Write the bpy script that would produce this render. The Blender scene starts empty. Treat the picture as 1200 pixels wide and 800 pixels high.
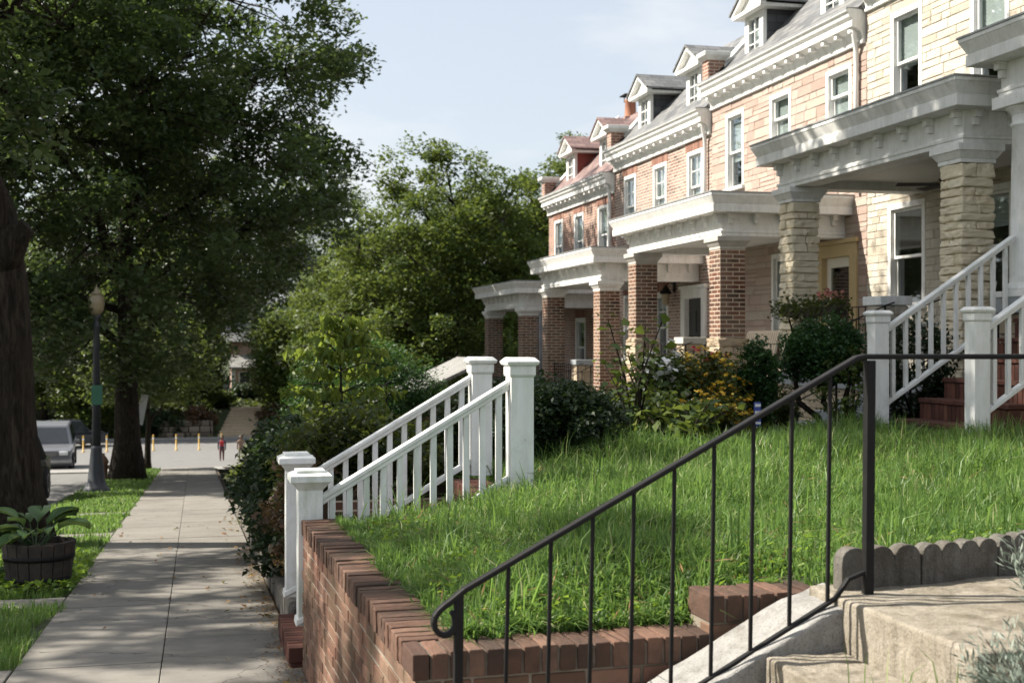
import bpy, bmesh, math, random
import numpy as np
from mathutils import Vector, Matrix

sc = bpy.context.scene
COL = sc.collection
R = math.radians
# ------------------------------------------------------------------ camera, world, sun, exposure
# Metric world: origin at the photographer's eye, +Y down the street, +X towards the houses.
THETA = math.atan(372 / 1500)
cam_d = bpy.data.cameras.new("camera")
cam = bpy.data.objects.new("camera", cam_d)
COL.objects.link(cam)
cam.location = (0, 0, 0)
cam.rotation_euler = (R(90), 0, -THETA)
cam_d.lens = 45.0
cam_d.sensor_width = 36.0
cam_d.clip_start = 0.05
cam_d.clip_end = 2000
cam_d.dof.use_dof = True
cam_d.dof.focus_distance = 7.6
cam_d.dof.aperture_fstop = 4.2
sc.camera = cam

SUN = Vector((-1.0, 0.33, 1.0)).normalized()
world = bpy.data.worlds.new("World")
sc.world = world
world.use_nodes = True
wn, wl = world.node_tree.nodes, world.node_tree.links
bg = wn["Background"]
sky = wn.new("ShaderNodeTexSky")
sky.sky_type = 'NISHITA'
sky.sun_disc = False
sky.sun_elevation = math.asin(SUN.z)
sky.sun_rotation = math.atan2(SUN.x, SUN.y)
sky.air_density = 1.0
sky.dust_density = 2.2
sky.ozone_density = 1.0
tc = wn.new("ShaderNodeTexCoord")
mp = wn.new("ShaderNodeMapping"); mp.inputs['Scale'].default_value = (1.0, 1.0, 3.2)
wl.new(tc.outputs['Generated'], mp.inputs['Vector'])
nz = wn.new("ShaderNodeTexNoise"); nz.inputs['Scale'].default_value = 3.1
nz.inputs['Detail'].default_value = 7; nz.inputs['Roughness'].default_value = 0.55
wl.new(mp.outputs[0], nz.inputs['Vector'])
cr = wn.new("ShaderNodeValToRGB")
cr.color_ramp.elements[0].position = 0.46; cr.color_ramp.elements[0].color = (0.56, 0.56, 0.56, 1)
cr.color_ramp.elements[1].position = 0.66; cr.color_ramp.elements[1].color = (1, 1, 1, 1)
wl.new(nz.outputs['Fac'], cr.inputs['Fac'])
mx = wn.new("ShaderNodeMix"); mx.data_type = 'RGBA'
wl.new(cr.outputs['Color'], mx.inputs['Factor'])
wl.new(sky.outputs['Color'], mx.inputs[6])
mx.inputs[7].default_value = (5.2, 5.4, 5.6, 1)
wl.new(mx.outputs[2], bg.inputs['Color'])
bg.inputs['Strength'].default_value = 0.078

sd = bpy.data.lights.new("sun", 'SUN')
sd.energy = 5.0
sd.angle = R(0.55)
sd.color = (1.0, 0.93, 0.82)
sun = bpy.data.objects.new("sun", sd)
COL.objects.link(sun)
sun.rotation_euler = SUN.to_track_quat('Z', 'Y').to_euler()
sun.location = (-20, 8, 25)

sc.view_settings.view_transform = 'Standard'
sc.view_settings.look = 'None'
sc.view_settings.gamma = 1.0
sc.view_settings.use_curve_mapping = False
sc.view_settings.exposure = 1.2
sc.cycles.max_bounces = 6
sc.cycles.transparent_max_bounces = 10
sc.cycles.diffuse_bounces = 3
sc.cycles.glossy_bounces = 2
sc.cycles.transmission_bounces = 4
sc.cycles.caustics_reflective = False
sc.cycles.caustics_refractive = False
sc.cycles.use_denoising = True

rng = random.Random(7)
nrg = np.random.default_rng(11)

# ------------------------------------------------------------------ mesh helpers
class MB:
    def __init__(self):
        self.v = []; self.f = []
    def add(self, vs, fs):
        o = len(self.v)
        self.v += [tuple(p) for p in vs]
        self.f += [tuple(i + o for i in f) for f in fs]
        return self
    def hexa(self, p):      # 8 points: bottom 4 ccw, top 4 ccw
        return self.add(p, [(3, 2, 1, 0), (4, 5, 6, 7), (0, 1, 5, 4), (1, 2, 6, 5), (2, 3, 7, 6), (3, 0, 4, 7)])
    def box(self, x0, x1, y0, y1, z0, z1):
        return self.hexa([(x0, y0, z0), (x1, y0, z0), (x1, y1, z0), (x0, y1, z0),
                          (x0, y0, z1), (x1, y0, z1), (x1, y1, z1), (x0, y1, z1)])
    def frustum(self, x0, x1, y0, y1, z0, i0, z1, i1, sides=(1, 1, 1, 1)):
        # rectangle inset by i0 at z0 and by i1 at z1; sides (-x, +x, -y, +y) say which edges are inset
        a, b, c, d = sides
        q = lambda i, z: [(x0 + i * a, y0 + i * c, z), (x1 - i * b, y0 + i * c, z), (x1 - i * b, y1 - i * d, z), (x0 + i * a, y1 - i * d, z)]
        return self.hexa(q(i0, z0) + q(i1, z1))
    def quad(self, a, b, c, d):
        return self.add([a, b, c, d], [(0, 1, 2, 3)])
    def prism(self, poly, ax, a, b):
        n = len(poly)
        if ax == 'y': g = lambda p, t: (p[0], t, p[1])
        elif ax == 'x': g = lambda p, t: (t, p[0], p[1])
        else: g = lambda p, t: (p[0], p[1], t)
        vs = [g(p, a) for p in poly] + [g(p, b) for p in poly]
        fs = [tuple(range(n))[::-1], tuple(range(n, 2 * n))]
        fs += [(i, (i + 1) % n, n + (i + 1) % n, n + i) for i in range(n)]
        return self.add(vs, fs)
    def tube(self, pts, r, n=8):
        pts = [Vector(p) for p in pts]
        rs = r if isinstance(r, (list, tuple)) else [r] * len(pts)
        vs = []; fs = []
        u = None
        for i, p in enumerate(pts):
            t = (pts[min(i + 1, len(pts) - 1)] - pts[max(i - 1, 0)]).normalized()
            if u is None:
                u = t.orthogonal().normalized()
            else:
                u = (u - t * u.dot(t))
                u = u.normalized() if u.length > 1e-6 else t.orthogonal().normalized()
            w = t.cross(u)
            for k in range(n):
                a = 2 * math.pi * k / n
                vs.append(p + (u * math.cos(a) + w * math.sin(a)) * rs[i])
        for i in range(len(pts) - 1):
            for k in range(n):
                k2 = (k + 1) % n
                fs.append((i * n + k, i * n + k2, (i + 1) * n + k2, (i + 1) * n + k))
        fs.append(tuple(range(n))[::-1]); fs.append(tuple((len(pts) - 1) * n + k for k in range(n)))
        return self.add(vs, fs)
    def bar(self, pts, w, h):       # flat rectangular bar swept along pts, kept upright
        pts = [Vector(p) for p in pts]
        vs = []; fs = []
        for i, p in enumerate(pts):
            t = (pts[min(i + 1, len(pts) - 1)] - pts[max(i - 1, 0)]).normalized()
            s = t.cross(Vector((0, 0, 1)))
            s = s.normalized() if s.length > 1e-5 else Vector((0, 1, 0))
            if i and s.dot(ps) < 0: s = -s
            ps = s
            n = s.cross(t).normalized()
            for a, b in ((-1, -1), (1, -1), (1, 1), (-1, 1)):
                vs.append(p + s * a * w / 2 + n * b * h / 2)
        for i in range(len(pts) - 1):
            for k in range(4):
                k2 = (k + 1) % 4
                fs.append((i * 4 + k, i * 4 + k2, i * 4 + 4 + k2, i * 4 + 4 + k))
        m = (len(pts) - 1) * 4
        fs += [(3, 2, 1, 0), (m, m + 1, m + 2, m + 3)]
        return self.add(vs, fs)
    def lathe(self, prof, c, n=20):
        vs = []; fs = []
        for r, z in prof:
            for k in range(n):
                a = 2 * math.pi * k / n
                vs.append((c[0] + r * math.cos(a), c[1] + r * math.sin(a), c[2] + z))
        for i in range(len(prof) - 1):
            for k in range(n):
                k2 = (k + 1) % n
                fs.append((i * n + k, i * n + k2, (i + 1) * n + k2, (i + 1) * n + k))
        fs.append(tuple(range(n))[::-1]); fs.append(tuple((len(prof) - 1) * n + k for k in range(n)))
        return self.add(vs, fs)
    def rot(self, c, ang, i0=0):      # rotate all points from i0 on about vertical axis through c
        ca, sa = math.cos(ang), math.sin(ang)
        for i in range(i0, len(self.v)):
            x, y, z = self.v[i]
            x -= c[0]; y -= c[1]
            self.v[i] = (c[0] + x * ca - y * sa, c[1] + x * sa + y * ca, z)
        return self
    def build(self, name, mat, parent=None, smooth=False, bevel=0.0, seg=2, sub=0, angle=40):
        me = bpy.data.meshes.new(name)
        me.from_pydata(self.v, [], self.f)
        bm = bmesh.new(); bm.from_mesh(me)
        bmesh.ops.recalc_face_normals(bm, faces=bm.faces)
        uv = bm.loops.layers.uv.new("uv")
        for f in bm.faces:
            n = f.normal; ax, ay, az = abs(n.x), abs(n.y), abs(n.z)
            for l in f.loops:
                c = l.vert.co
                l[uv].uv = (c.x, c.y) if (az >= ax and az >= ay) else ((c.y, c.z) if ax >= ay else (c.x, c.z))
            f.smooth = smooth
        bm.to_mesh(me); bm.free()
        me.materials.append(mat)
        o = bpy.data.objects.new(name, me)
        COL.objects.link(o)
        if bevel:
            m = o.modifiers.new("bevel", 'BEVEL'); m.width = bevel; m.segments = seg
            m.limit_method = 'ANGLE'; m.angle_limit = R(angle)
        if sub:
            m = o.modifiers.new("sub", 'SUBSURF'); m.levels = sub; m.render_levels = sub
        if parent: setpar(o, parent)
        return o

def setpar(o, p):
    o.parent = p
    q = p; t = Vector(p.location)
    while q.parent is not None:
        q = q.parent; t = t + Vector(q.location)
    # parts keep world coordinates in their mesh; only Empties carry a location
    root = p
    while root.parent is not None: root = root.parent
    if p is root:
        o.matrix_parent_inverse = Matrix.Translation(root.location).inverted()

def thing(name, label, cat, loc, group=None):
    o = bpy.data.objects.new(name, None)
    o.empty_display_size = 0.2
    COL.objects.link(o)
    o.location = loc
    o['label'] = label; o['category'] = cat
    if group: o['group'] = group
    return o
def tag(o, label, cat, group=None, kind=None):
    o['label'] = label; o['category'] = cat
    if group: o['group'] = group
    if kind: o['kind'] = kind
    return o
def struct(o, kind='structure'):
    o['kind'] = kind
    return o
def dup(root, loc, label=None, scale=None, rz=0.0):
    c = root.copy(); COL.objects.link(c); c.location = loc
    if label: c['label'] = label
    if scale: c.scale = scale
    c.rotation_euler = (0, 0, rz)
    for ch in list(root.children):
        d = ch.copy(); COL.objects.link(d); d.parent = c
        d.matrix_parent_inverse = ch.matrix_parent_inverse.copy()
        for g in list(ch.children):
            e = g.copy(); COL.objects.link(e); e.parent = d
    return c

def np_mesh(name, verts, faces4, mat, parent=None, rnd=None, tri=None, smooth=False):
    """verts (N,3); faces4 (F,4) int quads; tri (T,3)"""
    me = bpy.data.meshes.new(name)
    nq = len(faces4); nt = 0 if tri is None else len(tri)
    me.vertices.add(len(verts)); me.vertices.foreach_set("co", np.ascontiguousarray(verts, dtype=np.float32).ravel())
    loops = faces4.ravel() if tri is None else np.concatenate([faces4.ravel(), tri.ravel()])
    me.loops.add(len(loops)); me.loops.foreach_set("vertex_index", loops.astype(np.int32))
    me.polygons.add(nq + nt)
    st = np.concatenate([np.arange(nq) * 4, nq * 4 + np.arange(nt) * 3]).astype(np.int32)
    me.polygons.foreach_set("loop_start", st)
    if smooth:
        me.polygons.foreach_set("use_smooth", np.ones(nq + nt, dtype=bool))
    if rnd is not None:
        at = me.attributes.new("rnd", 'FLOAT', 'FACE')
        at.data.foreach_set("value", rnd.astype(np.float32))
    me.update(calc_edges=True)
    me.materials.append(mat)
    o = bpy.data.objects.new(name, me)
    COL.objects.link(o)
    if parent: setpar(o, parent)
    return o

def unit(a):
    return a / np.maximum(np.linalg.norm(a, axis=1, keepdims=True), 1e-9)

def leaves(name, pos, size, mat, parent=None, up=0.6, aspect=0.55, droop=0.0, fold=0.12, seed=1, rbias=None, outward=None):
    g = np.random.default_rng(seed)
    N = len(pos)
    n = g.normal(size=(N, 3)); n[:, 2] = np.abs(n[:, 2])
    n = unit(n); n[:, 2] += up
    if outward is not None: n = n + outward
    n = unit(n)
    t = g.normal(size=(N, 3)); t[:, 2] -= droop
    t = unit(t - n * np.sum(t * n, axis=1, keepdims=True))
    b = np.cross(n, t)
    s = np.broadcast_to(np.asarray(size, dtype=float), (N,)) * g.uniform(0.5, 1.5, N)
    s = s[:, None]
    v = np.empty((N, 4, 3))
    v[:, 0] = pos - t * s * 0.5
    v[:, 1] = pos + b * s * aspect * 0.5 + n * s * fold - t * s * 0.06
    v[:, 2] = pos + t * s * 0.5 - np.array([0, 0, 1]) * s * droop * 0.2
    v[:, 3] = pos - b * s * aspect * 0.5 + n * s * fold - t * s * 0.06
    f = np.arange(N * 4).reshape(N, 4)
    r = g.uniform(0, 1, N)
    if rbias is not None: r = np.clip(0.55 * r + 0.45 * rbias, 0, 1)
    return np_mesh(name, v.reshape(-1, 3), f, mat, parent, rnd=r)

def cloud(centers, radii, per, seed=1, flat=0.75, hollow=0.45):
    """leaf positions in clumps around centers"""
    g = np.random.default_rng(seed)
    c = np.repeat(np.asarray(centers, float), per, axis=0)
    r = np.repeat(np.broadcast_to(np.asarray(radii, float), (len(centers),)), per)
    d = unit(g.normal(size=(len(c), 3)))
    k = hollow + (1 - hollow) * g.uniform(0, 1, len(c)) ** 0.6
    k *= g.uniform(0.75, 1.15, len(c))
    off = d * (r * k)[:, None]
    off[:, 2] *= flat
    cb = np.repeat(g.uniform(0, 1, len(centers)), per)
    return c + off, cb

# ------------------------------------------------------------------ street profile
SL = 0.0621
def S(y):                     # level of the pavement along the street
    if y < -10: return -1.53 + SL * 10
    if y > 84: return -1.53 - SL * 84
    return -1.53 - SL * y
def yard(x, y):               # level of the front gardens
    b = -0.87 if y < 11.4 else -0.87 - 0.078 * (min(y, 38) - 11.4)
    if y > 38: b += (S(y) + 0.02 - b) * min(1, (y - 38) / 7.0)
    if y < 9.35:
        t = min(max((x - 0.9) / 5.0, 0), 1)
        z = -1.085 + (b + 1.085) * t
    else:
        t = min(max((x - 0.75) / 2.4, 0), 1); t = t * t * (3 - 2 * t)
        lo = S(y) + 0.28
        if y > 36: lo = S(y) + 0.28 * max(0, (45 - y) / 9)
        z = lo + (b - 0.06 - lo) * t
    if y < 9.35 and x < 2.32:
        e = min(max((y - 4.6) / .35, 0), 1) * min(max((x - .93) / .3, 0), 1)
        z = -1.105 + (z + 1.105) * e
    if y < 9.35: z += 0.12 * min(max((x - 1.9) / .6, 0), 1) * math.exp(-((y - 4.3) / .9) ** 2)
    return z + 0.025 * math.sin(x * 2.1 + y * 0.7) * math.sin(y * 1.3 + 0.4)
def ground_z(x, y):
    if y > 84:
        t = min(max((y - 93.0) / 7, 0), 1)
        return S(y) + 1.75 * t + max(0, y - 100) * 0.06 * (1 if y < 160 else 160 / y)
    return S(y)
# ------------------------------------------------------------------ materials
def newmat(name):
    m = bpy.data.materials.new(name); m.use_nodes = True
    nt = m.node_tree
    return m, nt.nodes, nt.links, nt.nodes["Principled BSDF"]

def noise(N, L, scale, detail=4, vec=None, rough=0.6, dist=0.0):
    n = N.new("ShaderNodeTexNoise"); n.inputs['Scale'].default_value = scale
    n.inputs['Detail'].default_value = detail; n.inputs['Roughness'].default_value = rough
    n.inputs['Distortion'].default_value = dist
    if vec is not None: L.new(vec, n.inputs['Vector'])
    return n.outputs['Fac']
def ramp(N, L, fac, stops):
    r = N.new("ShaderNodeValToRGB")
    e = r.color_ramp.elements
    while len(e) < len(stops): e.new(0.5)
    for el, (p, c) in zip(e, stops):
        el.position = p
        el.color = (c[0], c[1], c[2], 1) if isinstance(c, (tuple, list)) else (c, c, c, 1)
    L.new(fac, r.inputs['Fac'])
    return r.outputs['Color']
def mix(N, L, fac, a, b, mode='MIX'):
    m = N.new("ShaderNodeMix"); m.data_type = 'RGBA'; m.blend_type = mode
    for idx, v in ((0, fac), (6, a), (7, b)):
        if isinstance(v, (int, float)): m.inputs[idx].default_value = v
        elif isinstance(v, (tuple, list)): m.inputs[idx].default_value = (v[0], v[1], v[2], 1)
        else: L.new(v, m.inputs[idx])
    return m.outputs[2]
def bump(N, L, P, h, strength=0.3, dist=0.01):
    b = N.new("ShaderNodeBump"); b.inputs['Strength'].default_value = strength
    b.inputs['Distance'].default_value = dist
    L.new(h, b.inputs['Height']); L.new(b.outputs[0], P.inputs['Normal'])
    return b

def pm(name, c1, c2, scale=6, rough=0.6, bstr=0.0, bscale=60, bdist=0.004, metal=0.0, spec=0.5, dirt=None, dscale=3, dlo=0.55, dhi=0.75, island=0.0):
    m, N, L, P = newmat(name)
    tcn = N.new("ShaderNodeTexCoord")
    v = tcn.outputs['Object']
    f = noise(N, L, scale, 6, v, 0.65)
    col = ramp(N, L, f, [(0.32, c1), (0.68, c2)])
    if dirt is not None:
        d = ramp(N, L, noise(N, L, dscale, 8, v, 0.7, 0.4), [(dlo, 0.0), (dhi, 1.0)])
        col = mix(N, L, d, col, dirt)
    if island:
        gi = N.new("ShaderNodeNewGeometry")
        k = ramp(N, L, gi.outputs['Random Per Island'], [(0.0, 1 - island), (1.0, 1 + 0.0)])
        col = mix(N, L, 1.0, col, k, 'MULTIPLY')
    L.new(col, P.inputs['Base Color'])
    P.inputs['Roughness'].default_value = rough
    P.inputs['Metallic'].default_value = metal
    P.inputs['Specular IOR Level'].default_value = spec
    if bstr: bump(N, L, P, noise(N, L, bscale, 6, v, 0.7), bstr, bdist)
    return m

def brick_mat(name, cols, mortar, w=0.213, h=0.0675, ms=0.011, rough=0.85, dirt=0.25, lift=1.0):
    m, N, L, P = newmat(name)
    uv = N.new("ShaderNodeUVMap").outputs[0]
    b = N.new("ShaderNodeTexBrick")
    b.inputs['Scale'].default_value = 1.0; b.inputs['Mortar Size'].default_value = ms / 2
    b.inputs['Mortar Smooth'].default_value = 0.25; b.inputs['Brick Width'].default_value = w
    b.inputs['Row Height'].default_value = h; b.inputs['Bias'].default_value = 0.0
    b.inputs['Color1'].default_value = (0, 0, 0, 1); b.inputs['Color2'].default_value = (1, 1, 1, 1)
    L.new(uv, b.inputs['Vector'])
    col = ramp(N, L, b.outputs['Color'], cols)
    sp = noise(N, L, 28, 6, uv, 0.7)
    col = mix(N, L, ramp(N, L, sp, [(0.35, 0.0), (0.8, dirt)]), col, (0.06, 0.04, 0.035))
    big = noise(N, L, 0.7, 5, uv, 0.7)
    col = mix(N, L, ramp(N, L, big, [(0.4, 0.0), (0.75, 0.35)]), col, mortar)
    col = mix(N, L, b.outputs['Fac'], col, mortar)
    L.new(col, P.inputs['Base Color'])
    P.inputs['Roughness'].default_value = rough
    P.inputs['Specular IOR Level'].default_value = 0.25
    inv = N.new("ShaderNodeMath"); inv.operation = 'SUBTRACT'; inv.inputs[0].default_value = 1.0
    L.new(b.outputs['Fac'], inv.inputs[1])
    ad = N.new("ShaderNodeMath"); ad.operation = 'MULTIPLY_ADD'; ad.inputs[1].default_value = 0.35
    L.new(noise(N, L, 60, 4, uv), ad.inputs[0]); L.new(inv.outputs[0], ad.inputs[2])
    bump(N, L, P, ad.outputs[0], 0.7, 0.008)
    return m

def island_mat(name, stops, rough=0.85, nscale=14, speck=(0.05, 0.035, 0.03), samt=0.45, bstr=0.6, bscale=45, bdist=0.008, stain=None, sscale=1.2, slo=0.5, shi=0.8):
    """every separate block of the mesh gets its own tone"""
    m, N, L, P = newmat(name)
    v = N.new("ShaderNodeTexCoord").outputs['Object']
    gi = N.new("ShaderNodeNewGeometry")
    col = ramp(N, L, gi.outputs['Random Per Island'], stops)
    col = mix(N, L, ramp(N, L, noise(N, L, nscale, 7, v, 0.7), [(0.42, 0.0), (0.8, samt)]), col, speck)
    if stain is not None:
        col = mix(N, L, ramp(N, L, noise(N, L, sscale, 8, v, 0.7, 0.5), [(slo, 0.0), (shi, 0.7)]), col, stain)
    L.new(col, P.inputs['Base Color'])
    P.inputs['Roughness'].default_value = rough
    P.inputs['Specular IOR Level'].default_value = 0.25
    bump(N, L, P, noise(N, L, bscale, 7, v, 0.7), bstr, bdist)
    return m

def streaky(name, c1, c2, stain, lo, hi, amt, bstr, bdist, cracks=True):
    """weathered concrete: runs of black algae plus blotches"""
    m, N, L, P = newmat(name)
    v = N.new("ShaderNodeTexCoord").outputs['Object']
    mp = N.new("ShaderNodeMapping"); mp.inputs['Scale'].default_value = (7, 7, 1.1); L.new(v, mp.inputs['Vector'])
    col = ramp(N, L, noise(N, L, 6, 8, v, .72), [(.3, c1), (.7, c2)])
    col = mix(N, L, ramp(N, L, noise(N, L, 1.6, 9, mp.outputs[0], .72, .4), [(lo, 0.0), (hi, amt)]), col, stain)
    col = mix(N, L, ramp(N, L, noise(N, L, 3.1, 9, v, .75, .9), [(lo + .03, 0.0), (hi, amt)]), col, (stain[0] * 1.3, stain[1] * 1.15, stain[2]))
    col = mix(N, L, ramp(N, L, noise(N, L, 130, 3, v, .7), [(.54, 0.0), (.66, .55)]), col, (.06, .052, .04))
    col = mix(N, L, ramp(N, L, noise(N, L, 95, 2, mp.outputs[0], .7), [(.60, 0.0), (.70, .35)]), col, (.55, .52, .46))
    vo = N.new("ShaderNodeTexVoronoi"); vo.feature = 'DISTANCE_TO_EDGE'; vo.inputs['Scale'].default_value = .8; vo.inputs['Randomness'].default_value = 1
    wv = N.new("ShaderNodeVectorMath"); wv.operation = 'ADD'; L.new(v, wv.inputs[0])
    nn = N.new("ShaderNodeTexNoise"); nn.inputs['Scale'].default_value = 9; nn.inputs['Detail'].default_value = 5; L.new(v, nn.inputs['Vector'])
    sc_ = N.new("ShaderNodeVectorMath"); sc_.operation = 'SCALE'; sc_.inputs[3].default_value = .12; L.new(nn.outputs['Color'], sc_.inputs[0]); L.new(sc_.outputs[0], wv.inputs[1]); L.new(wv.outputs[0], vo.inputs['Vector'])
    crk = ramp(N, L, vo.outputs['Distance'], [(0.0, .8), (.0022, 0.0)])
    if cracks: col = mix(N, L, crk, col, (.05, .04, .03))
    L.new(col, P.inputs['Base Color']); P.inputs['Roughness'].default_value = .93; P.inputs['Specular IOR Level'].default_value = .2
    bump(N, L, P, noise(N, L, 60, 8, v, .75), bstr, bdist)
    return m

def leaf_mat(name, stops, rough=0.52, trans=0.38, tcol=(0.30, 0.42, 0.06), spec=0.28):
    m, N, L, P = newmat(name)
    a = N.new("ShaderNodeAttribute"); a.attribute_name = "rnd"
    col = ramp(N, L, a.outputs['Fac'], stops)
    L.new(col, P.inputs['Base Color'])
    P.inputs['Roughness'].default_value = rough
    P.inputs['Specular IOR Level'].default_value = spec
    t = N.new("ShaderNodeBsdfTranslucent")
    tc_ = mix(N, L, 0.6, col, tcol)
    L.new(tc_, t.inputs['Color'])
    ms = N.new("ShaderNodeMixShader"); ms.inputs[0].default_value = trans
    L.new(P.outputs[0], ms.inputs[1]); L.new(t.outputs[0], ms.inputs[2])
    out = N["Material Output"] if "Material Output" in N else [n for n in N if n.type == 'OUTPUT_MATERIAL'][0]
    L.new(ms.outputs[0], out.inputs['Surface'])
    return m

def paint(name, c1, c2, grime, amt, chip):
    m, N, L, P = newmat(name)
    v = N.new("ShaderNodeTexCoord").outputs['Object']
    mp = N.new("ShaderNodeMapping"); mp.inputs['Scale'].default_value = (9, 9, 1.6); L.new(v, mp.inputs['Vector'])
    col = ramp(N, L, noise(N, L, 3, 5, v), [(.3, c1), (.7, c2)])
    st = ramp(N, L, noise(N, L, 1.5, 8, mp.outputs[0], .7, .3), [(.44, 0.0), (.74, amt)])
    col = mix(N, L, st, col, grime)
    bl = ramp(N, L, noise(N, L, 3.2, 8, v, .75, .6), [(.52, 0.0), (.76, amt)])
    col = mix(N, L, bl, col, (grime[0] * .8, grime[1] * .82, grime[2] * .75))
    ch = ramp(N, L, noise(N, L, 34, 5, v, .6), [(.70, 0.0), (.73, chip)])
    col = mix(N, L, ch, col, (.30, .27, .22))
    L.new(col, P.inputs['Base Color']); P.inputs['Roughness'].default_value = .55; P.inputs['Specular IOR Level'].default_value = .35
    bump(N, L, P, noise(N, L, 45, 6, v, .7), .22, .004)
    return m
MT = {}
MT['white'] = paint('white_paint', (.74, .75, .74), (.81, .81, .79), (.46, .46, .39), .5, .7)
MT['white_old'] = paint('weathered_white_paint', (.68, .70, .67), (.79, .80, .77), (.34, .39, .28), .62, .8)
MT['trim'] = paint('white_trim', (.74, .74, .72), (.82, .82, .80), (.46, .44, .39), .48, .4)
MT['cream_trim'] = pm("cream_trim", (0.72, 0.68, 0.58), (0.80, 0.77, 0.68), 2, 0.5, 0.1, 40, 0.003)
MT['ochre'] = pm('ochre_paint', (.50, .37, .19), (.58, .45, .25), 3, .5)
MT['ceiling'] = pm("ceiling_paint", (0.62, 0.60, 0.55), (0.68, 0.66, 0.61), 2, 0.6)
MT['gutter'] = pm("gutter_metal", (0.30, 0.31, 0.32), (0.42, 0.43, 0.43), 3, 0.45, metal=0.4)
MT['downpipe'] = pm("downpipe_metal", (0.62, 0.62, 0.60), (0.72, 0.72, 0.70), 3, 0.4)
MT['iron'] = pm("black_iron", (0.005, 0.005, 0.0055), (0.011, 0.010, 0.0095), 20, 0.6, 0.25, 120, 0.002, spec=0.25, dirt=(0.06, 0.035, 0.02), dscale=14, dlo=0.66, dhi=0.9)
MT['slate'] = None
MT['glass'] = None
MT['curtain'] = pm('blind_fabric', (.60, .60, .58), (.74, .74, .71), 2, .8)
MT['dark'] = pm("dark_interior", (0.012, 0.012, 0.013), (0.02, 0.02, 0.02), 2, 0.9)
MT['door'] = pm("black_door", (0.015, 0.016, 0.018), (0.03, 0.03, 0.03), 3, 0.35)
MT['slab'] = pm("blue_grey_slab", (0.22, 0.24, 0.26), (0.33, 0.35, 0.36), 5, 0.8, 0.3, 60, 0.004)
MT['concrete'] = streaky('old_concrete', (.24, .21, .16), (.42, .375, .31), (.075, .066, .042), .47, .70, .72, 1.0, .012)
MT['concrete_light'] = streaky('pale_concrete', (.23, .225, .215), (.37, .362, .345), (.11, .105, .09), .49, .76, .7, .9, .010)
MT['edging'] = streaky('edging_concrete', (.10, .092, .08), (.20, .188, .168), (.045, .040, .032), .45, .68, .8, 1.0, .010, False)
MT['soil'] = pm("soil", (0.06, 0.045, 0.03), (0.13, 0.10, 0.07), 9, 0.95, 0.9, 40, 0.03)
MT['turf'] = pm("turf_soil", (0.025, 0.04, 0.012), (0.06, 0.075, 0.025), 6, 0.95, 0.8, 30, 0.03)
MT['asphalt'] = pm("asphalt", (0.12, 0.118, 0.115), (0.17, 0.168, 0.16), 3, 0.9, 0.4, 90, 0.004, dirt=(0.09, 0.09, 0.09), dscale=0.8, dlo=0.55, dhi=0.8)
MT['bark'] = None
MT['mortar_dark'] = pm("dark_mortar", (0.09, 0.075, 0.06), (0.18, 0.15, 0.12), 6, 0.95, 0.5, 90, 0.004)
MT['mortar'] = pm('mortar', (.20, .165, .125), (.33, .285, .23), 6, .95, .5, 90, .004, dirt=(.09, .08, .055), dscale=1.6, dlo=.46, dhi=.74)
MT['wall_brick'] = island_mat("weathered_brick", [(0.0, (0.115, 0.055, 0.038)), (0.3, (0.18, 0.087, 0.060)), (0.6, (0.235, 0.12, 0.083)), (0.85, (0.28, 0.16, 0.115)), (1.0, (0.14, 0.075, 0.055))],
                              stain=(0.095, 0.082, 0.050), sscale=1.9, slo=.40, shi=.66)
MT['cap_brick'] = island_mat("coping_brick", [(0.0, (0.07, 0.040, 0.030)), (0.4, (0.125, 0.068, 0.047)), (0.75, (0.165, 0.092, 0.064)), (1.0, (0.21, 0.125, 0.088))],
                             stain=(0.038, 0.031, 0.024), sscale=3.0, slo=.40, shi=.64)
MT['step_brick'] = island_mat("step_brick", [(0.0, (0.065, 0.028, 0.021)), (0.5, (0.11, 0.045, 0.033)), (1.0, (0.16, 0.07, 0.05))], samt=0.4, stain=(.05,.04,.03), sscale=2.5)
MT['stone_cream'] = island_mat("cream_stone", [(0.0, (0.43, 0.385, 0.315)), (0.4, (0.50, 0.458, 0.385)), (0.75, (0.55, 0.512, 0.44)), (1.0, (0.48, 0.425, 0.34))],
                               nscale=7, speck=(0.34, 0.28, 0.19), samt=0.4, bstr=0.8, bscale=18, bdist=0.025)
MT['stone_pink'] = island_mat("pink_stone", [(0.0, (0.335, 0.25, 0.212)), (0.35, (0.41, 0.312, 0.268)), (0.7, (0.43, 0.355, 0.305)), (1.0, (0.41, 0.36, 0.30))],
                              nscale=6, speck=(0.38, 0.26, 0.19), samt=0.4, bstr=0.8, bscale=18, bdist=0.02)
MT['stone_column'] = island_mat('cream_column_stone', [(0.0, (.68, .585, .42)), (.5, (.76, .68, .52)), (1.0, (.71, .61, .45))], nscale=7, speck=(.50, .45, .32), samt=.22, bstr=.8, bscale=18, bdist=.02)  # lighter, warmer copy of the cream stone, bounce light put into the colour
MT['stone_base'] = island_mat("tan_stone", [(0.0, (0.32, 0.25, 0.17)), (0.5, (0.44, 0.36, 0.26)), (1.0, (0.50, 0.42, 0.31))], nscale=7, bscale=18, bdist=0.025)
MT['joint_cream'] = pm('cream_joint', (.37, .325, .26), (.45, .40, .33), 4, .95)
MT['joint_pink'] = pm('pink_joint', (.33, .265, .22), (.40, .33, .28), 4, .95)
MT['brick_red'] = brick_mat('red_brick', [(0.0, (.155, .070, .050)), (.4, (.24, .108, .074)), (.85, (.32, .158, .11)), (1.0, (.115, .058, .046))], (.60, .52, .44), ms=.015)
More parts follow.
